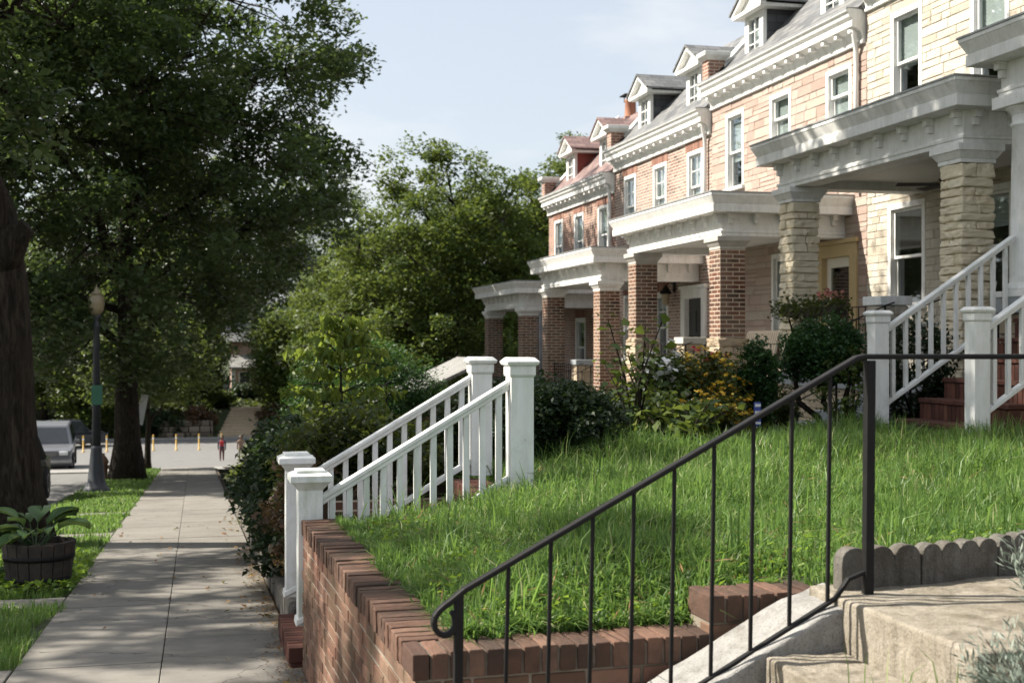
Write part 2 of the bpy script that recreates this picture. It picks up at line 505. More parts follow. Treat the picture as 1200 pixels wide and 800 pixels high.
MT['brick_pink'] = brick_mat('pale_red_brick', [(0.0, (.155, .092, .072)), (.4, (.245, .15, .118)), (.85, (.32, .215, .172)), (1.0, (.12, .08, .066))], (.60, .54, .47), ms=.015)
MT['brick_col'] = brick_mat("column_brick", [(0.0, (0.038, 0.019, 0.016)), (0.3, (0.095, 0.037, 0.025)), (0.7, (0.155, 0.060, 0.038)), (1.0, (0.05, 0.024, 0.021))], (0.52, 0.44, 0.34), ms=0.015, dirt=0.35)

def slate_mat(name, cols, w=0.30, h=0.16):
    m, N, L, P = newmat(name)
    uv = N.new("ShaderNodeUVMap").outputs[0]
    b = N.new("ShaderNodeTexBrick")
    b.inputs['Scale'].default_value = 1.0; b.inputs['Mortar Size'].default_value = 0.006
    b.inputs['Brick Width'].default_value = w; b.inputs['Row Height'].default_value = h
    b.inputs['Color1'].default_value = (0, 0, 0, 1); b.inputs['Color2'].default_value = (1, 1, 1, 1)
    L.new(uv, b.inputs['Vector'])
    col = ramp(N, L, b.outputs['Color'], cols)
    col = mix(N, L, ramp(N, L, noise(N, L, 7, 6, uv, 0.7), [(0.35, 0.0), (0.8, 0.5)]), col, cols[0][1])
    col = mix(N, L, b.outputs['Fac'], col, (0.02, 0.02, 0.02))
    L.new(col, P.inputs['Base Color']); P.inputs['Roughness'].default_value = 0.6
    inv = N.new("ShaderNodeMath"); inv.operation = 'SUBTRACT'; inv.inputs[0].default_value = 1.0
    L.new(b.outputs['Fac'], inv.inputs[1]); bump(N, L, P, inv.outputs[0], 0.8, 0.012)
    return m
def bark_mat():
    m, N, L, P = newmat("bark")
    v = N.new("ShaderNodeTexCoord").outputs['Object']
    mp = N.new("ShaderNodeMapping"); mp.inputs['Scale'].default_value = (1, 1, .16); L.new(v, mp.inputs['Vector'])
    f = noise(N, L, 15, 8, mp.outputs[0], .7, 1.2)
    col = ramp(N, L, f, [(.32, (.010, .008, .006)), (.5, (.035, .028, .021)), (.72, (.085, .07, .054))])
    L.new(col, P.inputs['Base Color']); P.inputs['Roughness'].default_value = .95; P.inputs['Specular IOR Level'].default_value = .15
    bump(N, L, P, f, 1.0, .09)
    return m
MT['bark'] = bark_mat()
MT['slate'] = slate_mat('grey_slate', [(0.0, (.085, .088, .093)), (.5, (.15, .153, .155)), (1.0, (.21, .208, .20))])
MT['slate_dark'] = slate_mat("dark_slate", [(0.0, (0.035, 0.037, 0.042)), (1.0, (0.085, 0.088, 0.095))])
MT['tile_red'] = slate_mat('red_tile', [(0.0, (.14, .085, .078)), (.5, (.21, .135, .122)), (1.0, (.27, .185, .168))])
MT['cheek_red'] = pm("red_cheek", (0.20, 0.04, 0.03), (0.26, 0.06, 0.045), 4, 0.7)
MT['shingle_pale'] = slate_mat('pale_shingle', [(0.0, (.20, .195, .185)), (1.0, (.29, .285, .27))])

def glass_mat():
    m, N, L, P = newmat("window_glass")
    out = [n for n in N if n.type == 'OUTPUT_MATERIAL'][0]
    gl = N.new("ShaderNodeBsdfGlossy"); gl.inputs['Roughness'].default_value = 0.02
    gl.inputs['Color'].default_value = (0.9, 0.95, 1, 1)
    tr = N.new("ShaderNodeBsdfTransparent"); tr.inputs['Color'].default_value = (0.86, 0.9, 0.9, 1)
    lw = N.new("ShaderNodeLayerWeight"); lw.inputs['Blend'].default_value = 0.5
    pw = N.new("ShaderNodeMath"); pw.operation = 'POWER'; pw.inputs[1].default_value = 3.5; L.new(lw.outputs['Facing'], pw.inputs[0])
    fr = N.new("ShaderNodeMath"); fr.operation = 'MULTIPLY_ADD'; fr.inputs[1].default_value = 0.8; fr.inputs[2].default_value = 0.10; L.new(pw.outputs[0], fr.inputs[0])
    ms = N.new("ShaderNodeMixShader")
    L.new(fr.outputs[0], ms.inputs[0]); L.new(tr.outputs[0], ms.inputs[1]); L.new(gl.outputs[0], ms.inputs[2])
    L.new(ms.outputs[0], out.inputs['Surface'])
    return m
MT['glass'] = glass_mat()
MT['car_glass'] = pm("car_glass", (0.02, 0.025, 0.03), (0.03, 0.035, 0.04), 2, 0.05, spec=0.8)
MT['silver'] = pm('silver_paint', (.15, .155, .17), (.19, .195, .21), 2, .3, metal=.4)
MT['navy'] = pm("dark_car_paint", (0.012, 0.015, 0.022), (0.02, 0.024, 0.032), 2, 0.22)
MT['black_car'] = pm("black_car_paint", (0.01, 0.01, 0.011), (0.018, 0.018, 0.02), 2, 0.2)
MT['tyre'] = pm("tyre_rubber", (0.015, 0.015, 0.015), (0.03, 0.03, 0.03), 8, 0.85)
MT['rim'] = pm("wheel_rim", (0.3, 0.3, 0.31), (0.4, 0.4, 0.41), 4, 0.35, metal=0.7)
MT['lamp_lens'] = pm("headlight_lens", (0.65, 0.67, 0.68), (0.75, 0.76, 0.77), 4, 0.15)
MT['tail_red'] = pm("taillight_red", (0.28, 0.01, 0.01), (0.36, 0.02, 0.015), 4, 0.2)
MT['plate'] = pm("number_plate", (0.65, 0.66, 0.66), (0.72, 0.72, 0.72), 4, 0.5)
MT['yellow'] = pm('yellow_post', (.42, .24, .02), (.50, .30, .035), 4, .5)
MT['lamp_green'] = pm("lamp_post_paint", (0.022, 0.027, 0.035), (0.04, 0.046, 0.055), 6, 0.5, 0.3, 60, 0.003)
MT['globe'] = pm('lamp_globe_glass', (.20, .165, .10), (.28, .235, .15), 5, .3)
MT['sign_back'] = pm("sign_metal", (0.55, 0.58, 0.56), (0.66, 0.69, 0.67), 4, 0.45)
MT['sign_green'] = pm("green_sign", (0.02, 0.10, 0.06), (0.03, 0.13, 0.08), 4, 0.5)
MT['sign_red'] = pm("red_sign", (0.35, 0.10, 0.05), (0.45, 0.14, 0.07), 4, 0.5)
MT['sign_blue'] = pm("blue_sign", (0.03, 0.05, 0.25), (0.05, 0.08, 0.32), 4, 0.5)
MT['wood'] = pm("weathered_wood", (0.025, 0.020, 0.017), (0.06, 0.046, 0.036), 12, 0.85, 0.6, 50, 0.006)
MT['wood_post'] = pm("brown_post", (0.16, 0.09, 0.05), (0.24, 0.14, 0.08), 8, 0.8)
MT['rust'] = pm("rusty_paint", (0.20, 0.10, 0.06), (0.30, 0.17, 0.10), 12, 0.75)
MT['pot'] = pm("terracotta", (0.28, 0.12, 0.07), (0.36, 0.17, 0.10), 6, 0.8)
MT['grey_cloth'] = pm("grey_curtain", (0.30, 0.31, 0.33), (0.42, 0.43, 0.45), 3, 0.9)
MT['stripe_cloth'] = None
MT['skin'] = pm("skin", (0.32, 0.18, 0.12), (0.38, 0.22, 0.15), 6, 0.6)
MT['hair'] = pm("dark_hair", (0.02, 0.014, 0.01), (0.04, 0.028, 0.02), 12, 0.6)
MT['shirt_red'] = pm("red_cloth", (0.32, 0.02, 0.03), (0.42, 0.035, 0.04), 5, 0.8)
MT['shirt_blue'] = pm("dark_blue_cloth", (0.03, 0.04, 0.08), (0.05, 0.06, 0.11), 5, 0.8)
MT['trousers'] = pm("tan_cloth", (0.20, 0.14, 0.10), (0.28, 0.20, 0.14), 5, 0.8)
MT['dry_leaf'] = leaf_mat("dry_leaf", [(0.0, (0.10, 0.05, 0.025)), (0.6, (0.20, 0.11, 0.05)), (1.0, (0.26, 0.17, 0.07))], trans=0.15)
def stripes():
    m, N, L, P = newmat("striped_cushion")
    v = N.new("ShaderNodeTexCoord").outputs['Object']
    w = N.new("ShaderNodeTexWave"); w.bands_direction = 'Y'; w.inputs['Scale'].default_value = 4.0
    L.new(v, w.inputs['Vector'])
    L.new(ramp(N, L, w.outputs['Fac'], [(0.45, (0.02, 0.022, 0.02)), (0.55, (0.085, 0.065, 0.045))]), P.inputs['Base Color'])
    P.inputs['Roughness'].default_value = 0.9
    return m
MT['stripe_cloth'] = stripes()

G = (0.30, 0.42, 0.05)
MT['leaf_oak'] = leaf_mat('oak_leaf', [(0.0, (.020, .036, .016)), (.5, (.042, .068, .027)), (.8, (.078, .108, .044)), (1.0, (.16, .19, .085))], trans=.30, tcol=(.21, .31, .06), rough=.42, spec=.4)
MT['leaf_mid'] = leaf_mat('mid_leaf', [(0.0, (.024, .045, .013)), (.5, (.047, .078, .019)), (.85, (.084, .114, .027)), (1.0, (.13, .15, .036))], trans=.34, tcol=(.25, .32, .05))
MT['leaf_light'] = leaf_mat("light_leaf", [(0.0, (0.06, 0.10, 0.02)), (0.5, (0.10, 0.15, 0.03)), (1.0, (0.18, 0.22, 0.05))], trans=0.42, tcol=(0.40, 0.50, 0.07))
MT['leaf_dark'] = leaf_mat("dark_leaf", [(0.0, (0.010, 0.020, 0.010)), (0.6, (0.020, 0.038, 0.016)), (1.0, (0.045, 0.065, 0.025))], trans=0.14, tcol=(0.12, 0.20, 0.04), rough=0.5, spec=0.25)
MT['leaf_ever'] = leaf_mat("evergreen_leaf", [(0.0, (0.012, 0.035, 0.012)), (0.6, (0.025, 0.065, 0.02)), (1.0, (0.05, 0.11, 0.03))], trans=0.25, tcol=(0.12, 0.25, 0.04))
MT['leaf_red'] = leaf_mat("reddish_leaf", [(0.0, (0.03, 0.03, 0.015)), (0.5, (0.08, 0.05, 0.03)), (1.0, (0.17, 0.09, 0.06))], trans=0.3, tcol=(0.3, 0.2, 0.08))
MT['leaf_olive'] = leaf_mat('olive_leaf', [(0.0, (.016, .026, .010)), (.5, (.034, .050, .015)), (.85, (.065, .085, .022)), (1.0, (.11, .13, .034))], trans=.30, tcol=(.24, .30, .05))
MT['leaf_lav'] = leaf_mat("lavender_leaf", [(0.0, (0.12, 0.15, 0.12)), (0.5, (0.20, 0.24, 0.20)), (1.0, (0.30, 0.34, 0.29))], trans=0.2, tcol=(0.35, 0.42, 0.3), rough=0.7)
MT['grass'] = leaf_mat("grass_blade", [(0.0, (0.037, 0.078, 0.022)), (0.4, (0.090, 0.165, 0.042)), (0.75, (0.172, 0.275, 0.078)), (0.92, (0.28, 0.37, 0.15)), (1.0, (0.44, 0.40, 0.23))], trans=0.45, tcol=(0.30, 0.48, 0.09), rough=0.42)
MT['weed'] = leaf_mat("weed_leaf", [(0.0, (0.05, 0.10, 0.015)), (0.6, (0.10, 0.18, 0.025)), (1.0, (0.18, 0.26, 0.05))], trans=0.4, tcol=(0.36, 0.52, 0.05))
MT['pet_white'] = leaf_mat("white_petal", [(0.0, (0.70, 0.70, 0.68)), (1.0, (0.82, 0.82, 0.80))], trans=0.2, tcol=(0.8, 0.8, 0.75))
MT['pet_red'] = leaf_mat("red_petal", [(0.0, (0.35, 0.01, 0.03)), (1.0, (0.60, 0.03, 0.07))], trans=0.25, tcol=(0.7, 0.05, 0.08))
MT['pet_pink'] = leaf_mat("pink_petal", [(0.0, (0.55, 0.20, 0.18)), (1.0, (0.70, 0.36, 0.30))], trans=0.25, tcol=(0.7, 0.35, 0.3))
MT['pet_yellow'] = leaf_mat("yellow_petal", [(0.0, (0.50, 0.26, 0.02)), (0.6, (0.70, 0.46, 0.04)), (1.0, (0.78, 0.60, 0.12))], trans=0.25, tcol=(0.7, 0.45, 0.04))

def sidewalk_mat():
    m, N, L, P = newmat("pavement_concrete")
    v = N.new("ShaderNodeTexCoord").outputs['Object']
    gi = N.new("ShaderNodeNewGeometry")
    col = ramp(N, L, noise(N, L, 1.6, 8, v, 0.7), [(0.3, (0.155, 0.145, 0.128)), (0.7, (0.235, 0.22, 0.197))])
    k = ramp(N, L, gi.outputs['Random Per Island'], [(0.0, (0.86, 0.86, 0.86)), (1.0, (1.0, 1.0, 0.99))])
    col = mix(N, L, 1.0, col, k, 'MULTIPLY')
    col = mix(N, L, ramp(N, L, noise(N, L, 55, 4, v, 0.8), [(0.5, 0.0), (0.85, 0.5)]), col, (0.16, 0.15, 0.13))
    col = mix(N, L, ramp(N, L, noise(N, L, 5, 8, v, 0.75, 0.8), [(0.55, 0.0), (0.8, 0.4)]), col, (0.21, 0.19, 0.155))
    vo = N.new("ShaderNodeTexVoronoi"); vo.feature = 'DISTANCE_TO_EDGE'; vo.inputs['Scale'].default_value = .42
    nn = N.new("ShaderNodeTexNoise"); nn.inputs['Scale'].default_value = 4; nn.inputs['Detail'].default_value = 7; L.new(v, nn.inputs['Vector'])
    sc_ = N.new("ShaderNodeVectorMath"); sc_.operation = 'SCALE'; sc_.inputs[3].default_value = .35; L.new(nn.outputs['Color'], sc_.inputs[0])
    wv = N.new("ShaderNodeVectorMath"); wv.operation = 'ADD'; L.new(v, wv.inputs[0]); L.new(sc_.outputs[0], wv.inputs[1]); L.new(wv.outputs[0], vo.inputs['Vector'])
    col = mix(N, L, ramp(N, L, vo.outputs['Distance'], [(0.0, .75), (.0022, 0.0)]), col, (.03, .026, .022))
    sp = N.new("ShaderNodeTexVoronoi"); sp.inputs['Scale'].default_value = 5.5; L.new(v, sp.inputs['Vector'])
    col = mix(N, L, ramp(N, L, sp.outputs['Distance'], [(.085, .55), (.10, 0.0)]), col, (.06, .055, .05))
    L.new(col, P.inputs['Base Color']); P.inputs['Roughness'].default_value = 0.9
    P.inputs['Specular IOR Level'].default_value = 0.3
    bump(N, L, P, noise(N, L, 120, 5, v, 0.75), 0.45, 0.004)
    return m
MT['pavement'] = sidewalk_mat()
# ------------------------------------------------------------------ the ground, road, pavement
def sheet(name, xs, ys, zf, mat, kind='structure', smooth=True):
    X, Y = np.meshgrid(np.asarray(xs, float), np.asarray(ys, float), indexing='ij')
    Z = np.vectorize(zf)(X, Y)
    nx, ny = X.shape
    v = np.stack([X.ravel(), Y.ravel(), Z.ravel()], 1)
    i = np.arange(nx * ny).reshape(nx, ny)
    f = np.stack([i[:-1, :-1].ravel(), i[1:, :-1].ravel(), i[1:, 1:].ravel(), i[:-1, 1:].ravel()], 1)
    o = np_mesh(name, v, f, mat, smooth=smooth)
    return struct(o, kind)

sheet("ground", [-600, -200, -80, -40, -20, -12, -6, 0, 6, 12, 20, 40, 80, 200, 600],
      [-200, -60, -10, 0, 20, 40, 60, 84, 88, 92, 93] + [93.5 + 0.5 * k for k in range(16)] + [105, 112, 120, 130, 145, 160, 200, 300, 600],
      lambda x, y: ground_z(x, y) - 0.22, MT['turf'])
rd = lambda x, y: S(y) - 0.12
sheet("road", [-10.5, -2.72], [-200, -10, 47], rd, MT['asphalt'])
sheet("crossing_road", [-90, 90], [47, 84, 92.6], rd, MT['asphalt'])
def sloped(mb, x0, x1, y0, y1, top, bot):
    a, b = S(y0), S(y1)
    return mb.hexa([(x0, y0, a + bot), (x1, y0, a + bot), (x1, y1, b + bot), (x0, y1, b + bot),
                    (x0, y0, a + top), (x1, y0, a + top), (x1, y1, b + top), (x0, y1, b + top)])
k = MB()
yy = -10.0
while yy < 45.5:
    sloped(k, -2.72, -2.58, yy + 0.005, min(yy + 1.5, 45.5) - 0.005, 0.004 + rng.uniform(-0.004, 0.004), -0.22); yy += 1.5
struct(k.build("kerb", MT['concrete_light'], bevel=0.018))
k = MB()
for x in range(-60, 60, 2):
    k.box(x + 0.006, x + 1.994, 92.55, 92.7, S(92) - 0.3, S(92) + 0.02)
struct(k.build("far_kerb", MT['concrete_light'], bevel=0.02))
sheet("sidewalk_bed", [-1.14, 0.76], [-200, -10, 46], lambda x, y: S(y) - 0.035, MT['soil'])
k = MB(); yy = -9.85; row = 0
while yy < 45.4:
    for (a, b) in ((-1.10, -0.207), (-0.202, 0.655)):
        t = rng.uniform(-0.004, 0.004)
        sloped(k, a, b, yy + 0.003, yy + 0.917, t, -0.09)
    yy += 0.92
struct(k.build("sidewalk", MT['pavement'], bevel=0.0045, seg=2))
cross = [(7.55, 8.55), (11.45, 12.02), (18.4, 18.95), (22.8, 23.35), (30.5, 31.1)]
k = MB()
for a, b in cross:
    sloped(k, -2.57, -1.845, a, b, -0.004, -0.09); sloped(k, -1.835, -1.112, a, b, 0.002, -0.09)
struct(k.build("carriage_path", MT['pavement'], bevel=0.007))
struct(k.__class__().box(-60, 60, 46.0, 46.9, -4.9, S(46.9) - 0.02).build("crossing_apron", MT['concrete_light']))
sheet("verge", [-2.58, -2.2, -1.8, -1.4, -1.105], np.linspace(-10, 45.6, 120),
      lambda x, y: S(y) - 0.03 + (0.0 if any(a - 0.1 <= y <= b + 0.1 for a, b in cross) else 0.03 * math.sin((x + 1.1) * 2.1) ** 2), MT['turf'])

# gardens
gx = [0.94, 1.2, 1.5, 1.9, 2.4, 3, 3.6, 4.3, 5, 5.8, 6.6, 7.4, 8.3]
sheet("lawn", gx, np.linspace(4.6, 7.9, 20), yard, MT['turf'])
sheet("lawn_beyond", [2.1, 2.4, 3, 3.6, 4.3, 5, 5.8, 6.6, 7.4, 8.3], np.linspace(7.9, 9.5, 9), yard, MT['turf'])
sheet("lawn_edge", [2.34, 2.8, 3.3, 4, 5, 6, 7, 8.3], [4.36, 4.5, 4.62], yard, MT['turf'])
sheet("garden_bank", [0.90, 1.0, 1.3, 1.7, 2.2, 2.7, 3.2, 4, 5, 6, 7, 8.3], np.linspace(9.22, 46, 90), yard, MT['soil'])
sheet("garden_beyond", [8.2, 12, 20, 30, 60, 120], np.linspace(36.5, 46.8, 8), lambda x, y: -2.95 + (S(y) + 2.95) * min(1, max(0, (y - 37) / 9.5)), MT['turf'])
sheet("near_garden", [2.2, 2.6, 3.4, 5, 8.3, 10], [-12, -4, 0, 1.5, 2.6, 3.3], lambda x, y: -0.96 + 0.04 * math.sin(x * 3 + y * 2), MT['soil'])
sheet("near_bank", [0.76, 1.4, 2.2], [-12, -4, 0, 2, 3.16], lambda x, y: S(y) + (-0.97 - S(y)) * (x - 0.76) / 1.44, MT['soil'])
sheet("near_garden_strip", [3.3, 3.8, 4.5, 6, 8.3, 10], [3.28, 3.8, 4.4], lambda x, y: -0.93 + 0.02 * math.sin(x * 3), MT['soil'])
k = MB()
for iy in range(6):
    x = 2.2
    while x < 6.3:
        k.box(x + 0.004, x + 0.199, 8.05 + iy * 0.19, 8.05 + iy * 0.19 + 0.182, -1.2, yard(x, 8.6) + 0.02 + rng.uniform(-0.004, 0.004)); x += 0.205
struct(k.build("garden_path", MT['step_brick'], bevel=0.006))

# ------------------------------------------------------------------ brick retaining wall, every brick laid
def worn(o, amount, scale, lv=2):
    """chipped, uneven faces"""
    key = "wear_%g" % scale
    tx = bpy.data.textures.get(key) or bpy.data.textures.new(key, 'CLOUDS')
    tx.noise_scale = scale; tx.noise_depth = 3
    sm = o.modifiers.new("split", 'SUBSURF'); sm.subdivision_type = 'SIMPLE'; sm.levels = sm.render_levels = lv
    dm = o.modifiers.new("wear", 'DISPLACE'); dm.texture = tx; dm.strength = amount; dm.mid_level = .5; dm.texture_coords = 'GLOBAL'
def jit(b, a): return b + rng.uniform(-a, a)
WC = (0.745, 4.41)
WA = math.atan2(0.105, 3.54)
wall = thing("retaining_wall", "weathered brown brick retaining wall with rowlock coping holding up the unmown lawn", "wall", (0.745, 4.41, -1.8))
core = MB()
core.box(0.7505, 0.940, 4.42, 7.9, -2.35, -1.181)
core.box(0.76, 1.86, 4.4155, 4.6, -2.2, -1.1815)
core.box(1.864, 2.32, 4.4157, 4.6, -2.0, -1.047)
core.rot(WC, WA).build("mortar_core", MT['mortar'], wall)
core = MB(); core.box(.744, .941, 4.43, 7.89, -1.18, -1.098); core.box(.80, 1.855, 4.409, 4.605, -1.1805, -1.0985); core.box(1.866, 2.29, 4.409, 4.605, -1.0465, -.959)
core.rot(WC, WA).build('coping_joints', MT['mortar_dark'], wall)
b = MB()
z = -1.19; row = 0
while z > -2.3:
    h = 0.0592
    y = 4.41 + (0.0 if row % 2 == 0 else -0.106)
    while y < 7.9:
        a, e = max(y, 4.41), min(y + 0.2045, 7.9)
        if e - a > 0.03:
            o = rng.uniform(-0.0035, 0.0035)
            b.box(0.745 + o, 0.84, a, e, z - h + rng.uniform(-.001, .001), z)
        y += 0.213
    x = 0.851 - (0.0 if row % 2 else 0.106)
    while x < 1.86:
        a, e = max(x, 0.851), min(x + 0.202, 1.86)
        if e - a > 0.03:
            o = rng.uniform(-0.0035, 0.0035)
            b.box(a, e, 4.41 + o, 4.5, z - h, z)
        x += 0.213
    z -= 0.0682; row += 1
z = -1.055; row = 0
while z > -1.5:
    x = 1.86 - (0.1 if row % 2 else 0)
    while x < 2.32:
        a, e = max(x, 1.86), min(x + 0.202, 2.32)
        if e - a > 0.03: b.box(a, e, 4.41 + rng.uniform(-.003, .003), 4.5, z - 0.0575, z)
        x += 0.213
    z -= 0.0682; row += 1
o = b.rot(WC, WA).build("brick_face", MT['wall_brick'], wall, bevel=0.004, seg=1); worn(o, .0045, .04, 1)
b = MB()
y = 4.622
while y < 7.88:
    t = -1.087 + rng.uniform(-.006, .006)
    b.box(0.736 + rng.uniform(-.004, .004), 0.946, y, y + jit(0.0575, .0015), -1.18, t); y += 0.0672
x = 0.737
while x < 1.84:
    b.box(x, x + jit(0.058, .0015), 4.401 + rng.uniform(-.004, .004), 4.61, -1.18, -1.087 + rng.uniform(-.004, .004)); x += 0.0672
x = 1.86
while x < 2.3:
    b.box(x, x + 0.058, 4.401 + rng.uniform(-.004, .004), 4.61, -1.046, -0.948 + rng.uniform(-.004, .004)); x += 0.0672
o = b.rot(WC, WA).build("coping", MT['cap_brick'], wall, bevel=0.004, seg=2); worn(o, .010, .035)
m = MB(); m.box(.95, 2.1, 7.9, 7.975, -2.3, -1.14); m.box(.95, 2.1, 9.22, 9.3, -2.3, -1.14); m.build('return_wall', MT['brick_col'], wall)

# ------------------------------------------------------------------ foreground concrete steps with cheek wall
cs = thing("concrete_steps", "worn concrete garden steps with sloping cheek wall in the near right corner", "steps", (1.5, 3.7, -1.8))
k = MB()
for i in range(6):
    x0 = 2.2 - 0.3 * i
    top = -0.9 - 0.18 * i
    if i == 0: k.box(2.2, 3.7, 3.28, 4.33, -1.9, top)
    else:
        k.box(x0, x0 + 0.3, 3.28, 4.06, -2.0, top)
worn(k.build("tread", MT['concrete'], cs, bevel=0.014, seg=3), .02, .09, 4)
k = MB()
k.prism([(0.9, -2.0), (0.9, -1.60), (2.12, -0.955), (2.30, -0.905), (2.30, -2.0)], 'y', 4.065, 4.395)
worn(k.build("cheek_wall", MT['concrete_light'], cs, bevel=0.014, seg=3), .016, .09, 4)

# iron railing on the cheek wall
YR = 4.12
rl = thing("iron_railing", "thin black iron handrail with scrolled end beside the concrete steps", "railing", (0.84, YR, -1.55))
def zt(x): return -0.826 + (x - 0.84) * (0.764 / 1.437)
sp = [(x, YR, z) for x, z in ((.816, -.884), (.826, -.896), (.830, -.912), (.829, -.930), (.822, -.945), (.808, -.957), (.791, -.960), (.774, -.952), (.762, -.936), (.758, -.916), (.763, -.897), (.775, -.880), (.795, -.863), (.815, -.850))]
for x in (0.86, 0.95, 1.2, 1.6, 2.0, 2.2, 2.25): sp.append((x, YR, zt(x)))
sp += [(2.28, YR, -0.060), (2.31, YR, -0.0545), (2.335, YR, -0.054), (3.2, YR, -0.056), (4.4, YR, -0.058)]
m = MB(); m.bar(sp, 0.036, 0.019)
m.build("top_rail", MT['iron'], rl, bevel=0.006)
def zb(x): return zt(x) - 0.805
m = MB(); m.bar([(0.845, YR, zb(0.845)), (1.2, YR, zb(1.2)), (1.7, YR, zb(1.7)), (2.12, YR, zb(2.12)), (2.2, YR, zb(2.2) + 0.0), (2.25, YR, -0.842), (2.335, YR, -0.812)], 0.022, 0.014)
m.build("bottom_rail", MT['iron'], rl, bevel=0.003)
for i in range(9):
    x = 1.005 + 0.1466 * i
    lean = 0.020 - 0.0012 * i
    m = MB(); m.tube([(x - lean * 0.75, YR, zb(x) + 0.002), (x + lean * 0.25, YR, zt(x) - 0.004)], 0.0088, 4)
    m.build("baluster", MT['iron'], rl, bevel=0.002)
for x, zlo, w in ((0.842, -1.62, 0.0145), (2.335, -0.902, 0.0165)):
    m = MB(); m.hexa([(x - w - .008, YR - w, zlo), (x + w - .008, YR - w, zlo), (x + w - .008, YR + w, zlo), (x - w - .008, YR + w, zlo),
                      (x - w, YR - w, zt(min(x, 2.27)) - 0.002), (x + w, YR - w, zt(min(x, 2.27)) - 0.002), (x + w, YR + w, zt(min(x, 2.27)) - 0.002), (x - w, YR + w, zt(min(x, 2.27)) - 0.002)])
    m.build("post", MT['iron'], rl, bevel=0.003)

# scalloped concrete edging
path = [(2.27, 4.235), (2.62, 4.275), (3.0, 4.36), (3.36, 4.49), (3.75, 4.66), (4.2, 4.8)]
labs = ["scalloped concrete edging block standing right behind the iron railing post",
        "scalloped edging block second from the railing post, upright at the lawn's edge",
        "scalloped edging block third from the post, sunlit tops behind the lavender",
        "scalloped edging block at the frame's right edge where the border curves back",
        "last scalloped edging block of the curved border, beyond the lavender"]
for i in range(5):
    a, e = Vector(path[i]), Vector(path[i + 1])
    d = e - a; Ln = d.length - 0.006; u = d.normalized()
    nS = max(2, round(Ln / 0.105)); w = Ln / nS
    prof = [(0, 0)]
    for s in range(nS):
        for q in range(0, 9):
            t = math.pi * q / 8
            prof.append((w * (s + 0.5) - math.cos(t) * w * 0.5, 0.118 + math.sin(t) ** 0.75 * w * 0.50))
    prof.append((Ln, 0))
    pp = []
    for p in prof:
        if not pp or (Vector(p) - Vector(pp[-1])).length > 1e-4: pp.append(p)
    m = MB(); m.prism(pp, 'y', -0.028, 0.028)
    z0 = -0.925 + 0.006 * i
    ang = math.atan2(u.y, u.x)
    m.v = [(x, y, zz) for x, y, zz in m.v]
    m.rot((0, 0), ang)
    m.v = [(x + a.x, y + a.y, zz + z0) for x, y, zz in m.v]
    o = m.build("edging_block", MT['edging'], bevel=0.008, seg=2)
    tag(o, labs[i], "edging block", "scalloped edging blocks along the lawn")

# ------------------------------------------------------------------ white timber stair rails
def newel(par, x, y, z0, z1, w=0.15, cap='flare', mat='white'):
    m = MB(); h = w / 2
    m.box(x - h, x + h, y - h, y + h, z0, z1)
    p = m.build("newel_post", MT[mat], par, bevel=0.004)
    m = MB()
    if cap == 'flare':
        m.frustum(x - .125, x + .125, y - .125, y + .125, z1 - .075, .052, z1 - .02, .008)
        m.box(x - .127, x + .127, y - .127, y + .127, z1 - .02, z1 + .022)
        m.frustum(x - .127, x + .127, y - .127, y + .127, z1 + .022, .006, z1 + .035, .032)
        m.box(x - .088, x + .088, y - .088, y + .088, z1 + .035, z1 + .052)
    else:
        e = h + .022
        m.frustum(x - e, x + e, y - e, y + e, z1 - .10, .022, z1 - .085, .010)
        m.box(x - e + .011, x + e - .011, y - e + .011, y + e - .011, z1 - .085, z1 - .022)
        m.frustum(x - e - .012, x + e + .012, y - e - .012, y + e + .012, z1 - .022, .010, z1, 0)
        m.frustum(x - e - .012, x + e + .012, y - e - .012, y + e + .012, z1, 0, z1 + .028, .03)
    m.build("post_cap", MT[mat], p, bevel=0.004)
    return p
